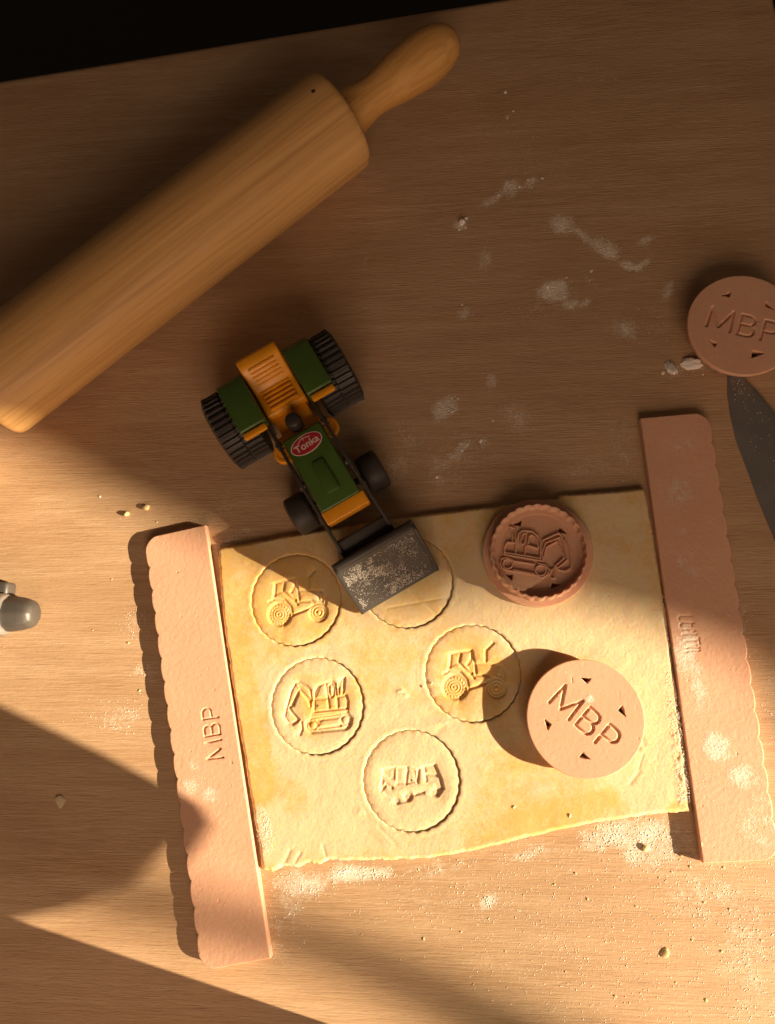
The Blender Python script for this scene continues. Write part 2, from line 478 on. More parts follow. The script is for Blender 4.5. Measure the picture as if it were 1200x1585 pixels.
def build_board():
    # board edges: back edge and right edge as photographed, the rest runs on outside the frame
    back0, back1 = np.array([-339.2, 430.3]), np.array([24.5, 463.5])
    bdir = (back1 - back0) / np.linalg.norm(back1 - back0)
    rdir = np.array([bdir[1], -bdir[0]])
    corner = back1 + bdir * (217.0 - 24.5 + 1.0)
    nx, ny = 380, 380
    u = np.linspace(0, 800, nx); v = np.linspace(0, 900, ny)
    Ug, Vg = np.meshgrid(u, v)
    X = corner[0] - bdir[0] * Ug + rdir[0] * Vg
    Y = corner[1] - bdir[1] * Ug + rdir[1] * Vg
    edge = np.minimum(np.minimum(Ug, Vg), 3.0)
    Z = -(1 - np.sqrt(np.clip(1 - (1 - edge / 3.0) ** 2, 0, 1))) * 1.0
    V = np.stack([X, Y, Z], -1).reshape(-1, 3)
    idx = np.arange(nx * ny).reshape(ny, nx)
    Q = np.stack([idx[:-1, :-1], idx[1:, :-1], idx[1:, 1:], idx[:-1, 1:]], -1).reshape(-1, 4)
    # skirt
    rim = np.concatenate([idx[0, :], idx[1:, -1], idx[-1, -2::-1], idx[-2:0:-1, 0]])
    low = V[rim].copy(); low[:, 2] = -26
    base = len(V); V = np.vstack([V, low]); k = len(rim)
    ar = np.arange(k)
    SQ = np.stack([rim, rim[(ar + 1) % k], base + (ar + 1) % k, base + ar], -1)
    me = npmesh('tabletop', V, np.vstack([Q, SQ]))
    set_attr(me, 'flour', flour_at(V[:, 0].copy(), V[:, 1].copy()))
    o = link('tabletop', me, M['board'])
    o['kind'] = 'structure'
    return o
build_board()

def panel(name, pts, d, thick, mat, fold=0.0):
    """cloth hanging across the light at distance d: pts are (across, height)"""
    n = len(pts)
    V = []
    for q in (0, 1):
        for b, h in pts:
            x, y, z = gp(d + q * thick + fold * math.sin(b / 40.0), b, h)
            V.append((x / S, y / S, z / S))
    F = [tuple(range(n)), tuple(range(2 * n - 1, n - 1, -1))] + [(i, (i + 1) % n, n + (i + 1) % n, n + i) for i in range(n)]
    o = link(name, pymesh(name, V, F), mat, smooth=False)
    o['kind'] = 'structure'
    return o
T20 = math.tan(SUN_EL)
def sh(d, pts):                              # where rays from the board points to the lamp cross distance d
    LA, LZ = DS * math.cos(SUN_EL) / S, DS * math.sin(SUN_EL) / S
    out = []
    for a, b in pts:
        t = (d - a) / (LA - a)
        out.append((b * (1 - t), LZ * t))
    return out
# added unseen panel, edge shaped to keep the back of the table in shade
edge1 = sh(3000, [(-620, 40), (-480, 58), (-400, 64), (-336, 64), (-255, 44), (-209, 38), (-165, 28), (-95, 19), (-62, 15), (-42, 20), (-26, 34), (10, 46), (48, 50), (86, 50), (119, 46), (140, 43), (165, 32), (180, 14), (230, -10)])
panel('window_curtain', edge1 + [(30, 500), (900, 500), (900, 1800), (300, 1800)], 3000, 6, M['curtain'])
# added unseen thin bar, placed to cast the soft slanting shadow
BAR = [(-215, -186), (-129, -177), (-69, -172), (-19, -172), (33, -179), (60, -183), (260, -204)]
panel('window_bar', sh(3000, [(a, b + 12) for a, b in BAR] + [(a, b - 12) for a, b in BAR[::-1]]), 3000, 8, M['tin'])
# added unseen nearer panel, outlined to cast the lower-left shadow
panel('hanging_towel', sh(400, [(-420, -88), (-273, -100), (-197, -110), (-163, -116), (-146, -120), (-137, -128), (-141, -143), (-150, -158), (-162, -176), (-186, -194), (-206, -205), (-240, -222), (-420, -280)]), 400, 3, M['curtain2'])
# tall tin added unseen below the frame to cast the near-left shade
def build_tin():
    t = thing('storage_tin', 'tall brown storage tin standing at the near edge of the board', 'tin')
    V = []
    F = []
    pts = [(60, -208), (150, -208), (150, -300), (60, -300)]
    for z in (0, 190):
        for a, b in pts:
            p = gp(a, b); V.append((p[0] / S, p[1] / S, z))
    F = [(0, 1, 2, 3)[::-1], (4, 5, 6, 7), (0, 1, 5, 4), (1, 2, 6, 5), (2, 3, 7, 6), (3, 0, 4, 7)]
    link('body', bevelled(pymesh('body', V, F), 3, 3), M['tin'], t)
    V2 = []
    for z in (186, 204):
        for a, b in [(57, -207), (153, -207), (153, -303), (57, -303)]:
            p = gp(a, b); V2.append((p[0] / S, p[1] / S, z))
    link('lid', bevelled(pymesh('lid', V2, F), 3, 3), M['tin'], t)
build_tin()

# ------------------------------------------------------------------ dough sheet and cut biscuits
TD = 4.5
DOUGH = [(-152.0, 71.0), (-148.7, 71.4), (-115.0, 77.0), (-85.2, 81.8), (-42.4, 87.5), (3.0, 92.7), (34.5, 95.7), (58.6, 98.4), (61.0, 100.6), (84.9, 102.0), (111.2, 103.4),
         (112.8, 93.2), (114.4, 77.5), (116.0, 58.8), (119.4, 14.8), (121.6, -26.7), (124.0, -81.4), (106.1, -82.5), (85.0, -85.9), (63.7, -89.7), (34.0, -96.4),
         (6.2, -103.8), (-17.8, -108.4), (-44.8, -110.4), (-66.9, -111.0), (-78.3, -111.1), (-84, -113.6), (-90, -112.6), (-96.7, -115.4), (-105, -115.0), (-111, -118.2), (-117.3, -117.4),
         (-128.6, -65.0), (-137.9, -22.6), (-144.4, 9.9), (-149.6, 45.5), (-151.8, 61.6)]
NL = 30
RC = 27.6
def scallop(th, ph=0.0, amp=0.55):
    return amp * (np.abs(np.cos((th - ph) * NL / 2.0)) - 0.64)
COOK = dict(tractor=(-101.3, 37.7, 0.1), excavator=(-86.8, -25.2, 0.4), mixer=(-31.0, -66.6, 0.0), tractor2=(5.5, -6.1, 0.25), plain=(-33.0, 48.2, 0.5), stamp=(67.4, -30.6, 0.3))
DFL = [(-40, -60, 60, 50, 0, .75), (-75, -70, 40, 45, .3, .8), (-105, -95, 20, 25, 0, .9), (50, 40, 75, 45, 0, .8), (95, -20, 30, 70, 0, .85), (40, -30, 60, 30, 0, .45), (-85, -5, 30, 20, .3, .65),
       (-113, -15, 12, 18, 0, .8), (-105, -35, 14, 40, 0.15, .8), (80, 85, 40, 18, 0, .55), (0, 78, 60, 12, 0, .45), (-25, 20, 40, 20, 0, .45), (-30, -95, 40, 18, 0, .55), (100, -60, 22, 25, 0, .95), (-20, -10, 18, 14, .2, .6), (110, -20, 12, 50, 0, .95)]
def dough_flour(x, y):
    f = np.full(x.shape, 0.42)
    for cx, cy, rx, ry, an, st in DFL:
        c, s = math.cos(an), math.sin(an)
        u = ((x - cx) * c + (y - cy) * s) / rx; v = (-(x - cx) * s + (y - cy) * c) / ry
        f = np.maximum(f, st * smoothstep(-np.sqrt(u * u + v * v), -1.25, -0.55))
    # bare buttery zones
    for cx, cy, rx, ry, an in [(-135, 40, 18, 40, 0.15), (-101, 37, 26, 26, 0), (-124, -45, 9, 60, 0.2), (-100, -78, 10, 12, 0), (50, -84, 45, 9, .25), (5, -6, 24, 24, 0), (-87, -25, 22, 22, 0)]:
        c, s = math.cos(an), math.sin(an)
        u = ((x - cx) * c + (y - cy) * s) / rx; v = (-(x - cx) * s + (y - cy) * c) / ry
        f = f * (1 - 0.42 * smoothstep(-np.sqrt(u * u + v * v), -1.3, -0.6))
    f = f + 0.26 * vnoise(x, y, 12, 5, 5, .7)
    return np.clip(f, 0, 1)
def dough_relief(x, y, fl):
    z = 0.30 * vnoise(x, y, 26, 2, 2) + 0.10 * vnoise(x, y, 6, 3, 2)
    z += (0.01 + 0.06 * fl) * vnoise(x, y, 1.1, 4, 2)
    return z

def build_dough():
    st = 0.42
    xs = np.arange(-156, 128, st); ys = np.arange(-122, 107, st)
    X, Y = np.meshgrid(xs, ys)
    sh_ = X.shape
    x, y = X.ravel().copy(), Y.ravel().copy()
    wob = 0.5 * vnoise(x, y, 5, 8, 2) + 0.25 * vnoise(x, y, 1.5, 9)
    near = poly_sdf(x, y, DOUGH)
    d = near + wob * smoothstep(-near, -8, -2)
    f = dough_flour(x, y)
    z = TD * np.sqrt(np.clip(1 - (1 - np.clip(d / 2.6, 0, 1)) ** 2, 0, 1))
    z = z + dough_relief(x, y, f) * smoothstep(d, 0.5, 3)
    cut = np.zeros(x.shape)
    for k, (cx, cy, ph) in COOK.items():
        r = np.hypot(x - cx, y - cy); th = np.arctan2(y - cy, x - cx)
        R = RC + scallop(th, ph)
        hole = smoothstep(-(r - R), -0.62, -0.05)
        # dough pulled down a touch along the cut
        z += (0.10 * np.exp(-((r - R - 2.2) / 1.3) ** 2) - 0.30 * np.exp(-np.clip(r - R, 0, 99) / 0.9)) * (r > R - 1)
        z = z * (1 - hole) + 1.5 * hole if k != 'stamp' else z * (1 - hole * .9)
    # rib marks beside the stamp
    for pl, w, dp in [([(94.5, -36.5), (97.5, -47.5)], 0.9, 1.6), ([(91.5, -38.5), (94.0, -49)], 0.8, 1.3), ([(98.0, -34), (100.5, -45)], 0.9, 1.2), ([(97, -60), (92, -66)], 0.9, 1.2), ([(100, -50), (97, -58)], 0.5, .8),
                      ([(-104, -112), (-101, -106)], 0.8, 1.2), ([(-98, -112), (-95, -107)], 0.7, 1.2), ([(-80, -109), (-82, -103)], 0.6, 1.0), ([(-50, -92), (-40, -101)], 0.8, .8), ([(-22, -80), (10, -92)], .6, .5), ([(-12, -36), (-20, -44)], 1.5, .7)]:
        dd = seg_dist(x, y, [pl])
        z -= 0.28 * dp * np.exp(-(dd / (w * 1.3)) ** 2)
    # flour banked up by the guide and the corner
    z += 0.6 * smoothstep(vnoise(x, y, 3.2, 21, 2), -0.1, 0.7) * smoothstep(-np.abs(x - (116.5 - 0.04 * (y - 15))), -4.5, -1.0) * (y < -30) * (y > -72)
    f = np.maximum(f, 0.98 * smoothstep(-np.abs(x - (115.5 - 0.04 * (y - 15))), -6, -2) * (y < 30) * (y > -75))
    f = np.maximum(f, 0.98 * smoothstep(-np.hypot((x + 117 + (y + 95) * 0.2) / 6, (y + 96) / 16), -1.2, -.6))
    for (ax, ay), (bx, by), w_, h_ in [((-60, 60), (60, 75), 6, .12), ((-130, 0), (-100, -80), 7, .14), ((20, 30), (100, 10), 5, .12), ((-60, -40), (-10, -28), 4, .12), ((20, -70), (80, -55), 5, .14), ((-100, -60), (-50, -100), 5, .14), ((-70, 10), (-30, 5), 3, .12)]:
        z -= h_ * np.exp(-(seg_dist(x, y, [[(ax, ay), (bx, by)]]) / w_) ** 2)
    for hx, hy, hr, hh in [(-37, -17, 3.2, .55), (-34, -19, 1.6, .4), (52, 32, 2.0, .2), (-12, -34, 2.2, .3), (28, -37, 2.5, .3), (-60, -84, 3, .25), (70, 12, 4, .2)]:
        q = np.hypot(x - hx, (y - hy) * 1.5) / hr
        z += hh * np.exp(-q * q) * (1 + .5 * vnoise(x, y, 1.2, 55)); f = np.maximum(f, .95 * np.exp(-(q * .8) ** 2))
    z = np.maximum(z, 0.15)
    idx = np.arange(x.size).reshape(sh_)
    Q = np.stack([idx[:-1, :-1], idx[:-1, 1:], idx[1:, 1:], idx[1:, :-1]], -1).reshape(-1, 4)
    keep = (d[Q] > -0.15).all(1)
    Q = Q[keep]
    used = np.unique(Q); remap = np.full(x.size, -1); remap[used] = np.arange(len(used))
    V = np.stack([x, y, z], -1)[used]
    me = npmesh('dough_sheet', V, remap[Q])
    set_attr(me, 'flour', f[used])
    o = link('dough_sheet', me, M['dough'])
    tag(o, 'rolled sheet of yellow dough dusted with flour between the two peach guides', 'dough')
    return o
build_dough()

def biscuit(key, label, grooves, fills, body=(), gd_=0.55):
    cx, cy, ph = COOK[key]
    seg, rings = 300, 96
    th = np.linspace(0, 2 * math.pi, seg, endpoint=False)
    rr = np.concatenate([np.linspace(0.02, 1, rings), [1.003, 1.003]])
    TH, RR = np.meshgrid(th, rr)
    R = (RC - 0.10 + scallop(TH, ph))
    rad = RR * R
    x, y = rad * np.cos(TH), rad * np.sin(TH)
    wx, wy = x + cx, y + cy
    f = dough_flour(wx, wy)
    z = TD - 0.15 + dough_relief(wx, wy, f)
    edge = R - rad
    z -= 0.55 * np.exp(-np.clip(edge, 0, 99) / 0.6) + 0.25 * smoothstep(-edge, -5, 0)
    if grooves or fills:
        xf, yf = x.ravel(), y.ravel()
        dd = seg_dist(xf, yf, grooves + [list(p) + [p[0]] for p, _ in fills] + [list(p) + [p[0]] for p in body])
        dep = 0.40 * min(1, gd_ * 1.4) * np.exp(-(dd / 3.0) ** 2)                      # soft dent around the whole picture
        sb = np.full(xf.size, -9.0)
        for p in body: sb = np.maximum(sb, poly_sdf(xf, yf, p))
        dep += 0.52 * smoothstep(sb, -0.55, 0.7)                    # the vehicle pressed in as a whole
        if grooves:
            dg = seg_dist(xf, yf, grooves)
            dep += gd_ * smoothstep(-dg, -1.35, -0.15)
        for p, dp in fills:
            dep += 0.34 * dp * smoothstep(poly_sdf(xf, yf, p), -0.8, 1.0)
        z -= dep.reshape(z.shape)
    z = np.maximum(z, 1.2)
    z[-1, :] = 0.45
    V = np.stack([x, y, z], -1).reshape(-1, 3)
    n = rings + 2
    idx = np.arange(n * seg).reshape(n, seg)
    nxt = np.roll(idx, -1, axis=1)
    Q = np.stack([idx[:-1], idx[1:], nxt[1:], nxt[:-1]], -1).reshape(-1, 4)
    me = npmesh('cut_biscuit', V, Q)
    set_attr(me, 'flour', f.ravel())
    o = link('cut_biscuit', me, M['dough'], loc=(cx, cy, 0))
    tag(o, label, 'biscuit', 'biscuits cut into the dough sheet')
    return o

# picture lines, traced as flat drawings in mm about the biscuit centre (y up)
def zpts(pts, cx, cy, k): return [((x - cx) * k, -(y - cy) * k) for x, y in pts]
# tractor drawing: 7.5 units per photo pixel
tk = 1 / 7.5 / 2.50
TCX, TCY = 585, 589
def zt(pts): return zpts(pts, TCX, TCY, tk)
def ct(x, y, r): return circle((x - TCX) * tk, -(y - TCY) * tk, r * tk, 22)
TR_G = [ct(395, 755, 128), ct(395, 755, 84), ct(395, 755, 55), ct(395, 755, 22), ct(850, 735, 100), ct(850, 735, 66), ct(850, 735, 30),
        zt([(325, 392), (450, 365), (560, 345), (600, 470), (625, 605)]), zt([(335, 392), (330, 540)]), zt([(445, 390), (430, 490), (505, 560)]), zt([(520, 500), (560, 440), (570, 360)]),
        zt([(620, 480), (750, 478), (890, 488), (930, 560), (932, 640)]), zt([(838, 510), (850, 590), (890, 610), (905, 520)]), zt([(725, 470), (720, 330), (795, 250)]),
        zt([(270, 610), (330, 575), (450, 590), (525, 670), (545, 750)]), zt([(545, 765), (740, 690), (795, 645)]), zt([(620, 612), (760, 600), (800, 632)]), zt([(510, 560), (600, 640)])]
TR_F = [(zt([(325, 392), (440, 372), (425, 500), (330, 545)]), 1.3), (zt([(520, 500), (575, 450), (620, 600), (560, 610)]), 1.2), (zt([(440, 840), (560, 760), (520, 860), (440, 915)]), 1.0), (zt([(280, 605), (440, 590), (500, 650), (420, 630), (310, 660)]), 0.9)]
for i in range(18):
    a = i * math.pi / 9
    TR_G.append([((395 - TCX) * tk + 105 * tk * math.cos(a), -(755 - TCY) * tk + 105 * tk * math.sin(a)), ((395 - TCX) * tk + 118 * tk * math.cos(a + .12), -(755 - TCY) * tk + 118 * tk * math.sin(a + .12))])
ek = 1 / 7.5 / 2.52
def ze(pts): return zpts(pts, 607, 618, ek)
def ce(x, y, r): return circle((x - 607) * ek, -(y - 618) * ek, r * ek, 18)
EX_G = [ze([(570, 690), (565, 470), (600, 400), (680, 370), (770, 350), (810, 380), (825, 470), (840, 640)]), ze([(700, 380), (740, 640)]), ze([(735, 400), (765, 380), (790, 420), (790, 500), (760, 520), (735, 480), (735, 400)]),
        ze([(570, 545), (720, 540)]), ze([(560, 690), (950, 650)]), ze([(830, 520), (930, 500), (950, 560), (950, 650)]), ze([(850, 490), (845, 400), (870, 330), (910, 310), (905, 420), (890, 490)]),
        ze([(480, 810), (540, 750), (940, 690), (1000, 750), (980, 830), (930, 870), (540, 910), (490, 870), (480, 810)]), ce(560, 830, 44), ce(925, 770, 48), ze([(610, 775), (860, 742)]), ze([(620, 868), (870, 830)]), ze([(545, 722), (950, 684)]),
        ze([(530, 620), (520, 560), (400, 450), (330, 600), (290, 650), (320, 690), (400, 775), (330, 822), (280, 810), (230, 740), (245, 670), (300, 450), (350, 370), (390, 355), (470, 400), (530, 450), (548, 560)]), ze([(430, 800), (440, 870), (415, 930)])]
EX_F = [(ze([(570, 540), (565, 470), (605, 405), (640, 400), (590, 535)]), 1.35), (ze([(850, 420), (880, 330), (920, 310), (905, 430)]), 1.5), (ze([(300, 600), (380, 480), (390, 500), (340, 640)]), 1.3), (ze([(930, 860), (1000, 760), (1005, 810), (960, 880)]), 1.2), (ze([(480, 810), (540, 760), (530, 800), (490, 840)]), 1.2), (ze([(610, 780), (670, 772), (620, 850)]), 1.2)]
mk = 1 / 6.667 / 2.58
def zm(pts): return zpts(pts, 580, 590, mk)
def cm(x, y, r): return circle((x - 580) * mk, -(y - 590) * mk, r * mk, 14)[:-1]
MX_F = [(zm([(285, 480), (425, 462), (415, 590), (370, 585), (300, 540)]), 1.8), (zm([(430, 470), (535, 460), (555, 500), (525, 628), (430, 632)]), 1.5), (zm([(550, 470), (620, 490), (640, 605), (545, 625)]), 1.6), (zm([(700, 450), (820, 430), (880, 560), (905, 665), (830, 690), (800, 620), (720, 605)]), 1.7),
        (cm(430, 785, 32), 1.5), (cm(545, 745, 46), 1.7), (zm([(610, 700), (710, 690), (710, 725), (615, 735)]), 1.3), (cm(815, 705, 44), 1.6)]
MX_G = [zm([(290, 600), (280, 690), (330, 630), (385, 665)]), zm([(650, 490), (640, 610)]), zm([(540, 470), (530, 620)]), zm([(705, 470), (725, 590)]), zm([(720, 530), (830, 545)])]
TR_B = [ct(395, 755, 130)[:-1], ct(850, 735, 102)[:-1], zt([(325, 392), (560, 345), (620, 480), (890, 488), (932, 640), (740, 690), (545, 765), (300, 600)])]
EX_B = [ze(p) for p in ([(570, 690), (565, 470), (600, 400), (680, 370), (770, 350), (815, 380), (830, 515), (930, 500), (950, 650)], [(480, 810), (540, 750), (940, 690), (1000, 750), (980, 830), (930, 870), (540, 910), (490, 870)],
        [(530, 620), (400, 450), (360, 370), (390, 355), (530, 450), (548, 560)], [(290, 650), (400, 450), (350, 370), (300, 450), (240, 680)], [(240, 680), (290, 650), (400, 775), (330, 822), (280, 810), (230, 740)])]
MX_B = [zm([(285, 480), (430, 460), (540, 458), (620, 490), (690, 460), (820, 430), (880, 560), (905, 665), (850, 740), (780, 735), (720, 700), (600, 740), (560, 790), (430, 820), (395, 770), (330, 740), (285, 690), (280, 600)])]
rot = lambda L, a: place(L, 0, 0, a)
biscuit('tractor', 'cut biscuit stamped with a tractor, half in shade left of the toy bucket', TR_G, TR_F, TR_B)
biscuit('excavator', 'cut biscuit stamped with an excavator, nearest the left guide', EX_G, EX_F, EX_B)
biscuit('mixer', 'cut biscuit stamped with a mixer truck, lowest on the dough', MX_G, MX_F, MX_B)
biscuit('tractor2', 'cut biscuit stamped with a tractor, partly under the shadow of the round stamp', rot(TR_G, -0.06), [(rot([p], -0.06)[0], d) for p, d in TR_F], rot(TR_B, -0.06))
biscuit('plain', 'cut biscuit partly covered by the black toy bucket', [[(2, -6), (17, -19)], [(-12, -16), (24, -10)]], [], (), 0.2)

# ------------------------------------------------------------------ lettering as strokes (height 1)
def arc(cx, cy, rx, ry, a0, a1, n=10):
    return [(cx + rx * math.cos(math.radians(a0 + (a1 - a0) * i / n)), cy + ry * math.sin(math.radians(a0 + (a1 - a0) * i / n))) for i in range(n + 1)]
def mbp():
    L = [[(0, 0), (0.12, 1), (0.52, 0.08), (0.96, 1), (1.06, 0)]]
    L[0] = [(0, 0), (0.05, 1), (0.53, 0.1), (1.01, 1), (1.06, 0)]
    o = 1.40
    L.append([(o + .42, .52), (o, .52), (o, 0), (o + .42, 0)] + arc(o + .42, .26, .26, .26, -90, 90)); L.append([(o, .52), (o, 1), (o + .38, 1)] + arc(o + .38, .76, .24, .24, 90, -90))
    o = 2.44
    L.append([(o, 0), (o, 1), (o + .36, 1)] + arc(o + .36, .72, .28, .28, 90, -90) + [(o, .44)])
    return [[(x - 1.54, y - 0.5) for x, y in pl] for pl in L]
MBP = mbp()

# ------------------------------------------------------------------ rolling guides (scalloped strips)
GT = 5.5
def guide(p_top, p_bot, side, label, letters, flour, ldepth=0.7):
    """p_top, p_bot: straight inner edge; side = +1/-1: the scalloped side lies left/right of top->bottom"""
    a, b = np.array(p_top), np.array(p_bot)
    L = np.linalg.norm(b - a)
    u = (b - a) / L
    w = np.array([-u[1], u[0]]) * side
    pitch, first = 14.27, 19.3
    W = 39.1; bulge = 1.8
    us = np.unique(np.concatenate([np.linspace(0, 3, 30) ** 1.0, np.arange(0, L, 0.42), L - np.linspace(0, 3, 30), [L]]))
    us = us[np.concatenate([[True], np.diff(us) > 0.02])]
    ph = (us - first) / pitch
    frac = ph - np.floor(ph)
    prof = W + bulge * np.sqrt(np.clip(1 - (2 * frac - 1) ** 2, 0, 1)) ** 1.0 * 1.0
    last = first + 15 * pitch
    r = 10.0
    prof = np.where(us < first, W + bulge * np.sqrt(np.clip(1 - ((us - 12) / 7.3) ** 2, 0, 1)), prof)
    prof = np.where(us > last, W + bulge * np.sqrt(np.clip(1 - ((us - last - 7.3) / 7.3) ** 2, 0, 1)), prof)
    c0 = (W + bulge - r) + np.sqrt(np.clip(r * r - (r - us) ** 2, 0, None)) * 1.0
    c1 = (W + bulge - r) + np.sqrt(np.clip(r * r - (r - (L - us)) ** 2, 0, None))
    prof = np.where(us < r, np.minimum(c0, W + bulge), prof); prof = np.where(us > L - r, np.minimum(c1, W + bulge), prof)
    ts = np.concatenate([[0, .0], [0.006, 0.014], np.linspace(0.025, 0.975, 92), [0.986, 0.994], [1.0, 1.0]])
    ns, nt_ = len(us), len(ts)
    U, T = np.meshgrid(us, ts, indexing='ij')
    Wd = T * prof[:, None]
    X = a[0] + u[0] * U + w[0] * Wd; Y = a[1] + u[1] * U + w[1] * Wd
    e = np.minimum(np.minimum(Wd, prof[:, None] - Wd), np.minimum(U, L - U))
    Z = GT - 0.45 * (1 - np.sqrt(np.clip(1 - (1 - np.clip(e / 0.6, 0, 1)) ** 2, 0, 1)))
    x, y = X.ravel(), Y.ravel()
    dg = seg_dist(x, y, letters)
    Z -= (ldepth * smoothstep(-dg, -0.75, -0.25)).reshape(Z.shape)
    # pits and specks of the print
    Z += (0.05 * vnoise(x, y, 1.6, 34, 2)).reshape(Z.shape)
    pv = vnoise(x, y, 2.1, 33, 1)
    Z -= (0.5 * smoothstep(pv, 0.93, 0.99)).reshape(Z.shape) - (0.25 * smoothstep(-pv, 0.95, 0.99)).reshape(Z.shape)
    Z[:, 0] = 0.0; Z[:, -1] = 0.0
    V = np.stack([x, y, Z.ravel()], -1)
    idx = np.arange(ns * nt_).reshape(ns, nt_)
    Q = np.stack([idx[:-1, :-1], idx[1:, :-1], idx[1:, 1:], idx[:-1, 1:]], -1).reshape(-1, 4)
    if side < 0: Q = Q[:, ::-1]
    n0 = len(V)
    ends = []
    for row in (idx[0], idx[-1]):
        lo = V[row].copy(); lo[:, 2] = 0
        st = len(V); V = np.vstack([V, lo])
        k = np.arange(len(row) - 1)
        q = np.stack([row[k], row[k + 1], st + k + 1, st + k], -1)
        ends.append(q if (row is idx[0]) == (side > 0) else q[:, ::-1])
    me = npmesh('rolling_guide', V, np.vstack([Q] + ends))
    f = np.full(len(V), 0.06)
    for cx, cy, rx, ry, s in flour:
        q = np.hypot((V[:, 0] - cx) / rx, (V[:, 1] - cy) / ry)
        f = np.maximum(f, min(1.0, s * 1.45) * smoothstep(-q, -1.6, -0.2))
    f = f * (1 + 0.5 * vnoise(V[:, 0], V[:, 1], 7, 91, 3))
    set_attr(me, 'flour', np.clip(f, 0, 1))
    bm = bmesh.new(); bm.from_mesh(me)
    bmesh.ops.recalc_face_normals(bm, faces=bm.faces)
    bm.to_mesh(me); bm.free()
    o = link('rolling_guide', me, M['peach'])
    auto_smooth(o, 50)
    return tag(o, label, 'rolling guide', 'scalloped rolling guides beside the dough')
lt = place(MBP, -149.8, -41.2, math.radians(99.5), 9.6)
guide((-160.4, 85.2), (-110.4, -162.2), -1, 'peach scalloped guide strip left of the dough, lettered MBP', lt,
      [(-163, -72, 7, 6, .62), (-149, -76, 6, 5, .7), (-160, -60, 6, 5, .4)])
# half-filled unreadable letters on the other strip, traced
def rp(x, y): return (124.0 + (x - 350) * 0.0262 + 0.0, 27.0 - (y - 380) * 0.0262)
rt = [[rp(650, 400), rp(400, 400), rp(365, 450), rp(378, 520), rp(440, 542), rp(680, 552)], [rp(440, 545), rp(385, 595), rp(395, 650), rp(425, 692), rp(560, 692)], [rp(640, 560), rp(630, 620)],
      [rp(430, 800), rp(620, 790), rp(720, 810)], [rp(600, 690), rp(700, 720), rp(640, 740)], [rp(470, 940), rp(720, 930)], [rp(560, 1050), rp(700, 1045)], [rp(760, 870), rp(770, 1000)], [rp(470, 1100), rp(540, 1080), rp(760, 1090)], [rp(450, 1180), rp(600, 1150), rp(760, 1150)]]
guide((111.1, 146.8), (127.4, -106.8), 1, 'peach scalloped guide strip right of the dough with a flour patch', rt,
      [(140, -46, 9, 9, .95), (153, -62, 11, 8, .6), (158, -85, 16, 24, .38), (127, 6, 9, 20, .62), (132, 60, 12, 30, .36), (128, 100, 14, 16, .38), (133, 128, 14, 9, .34), (132, -12, 6, 20, .45), (145, -30, 20, 60, .22)], 0.35)

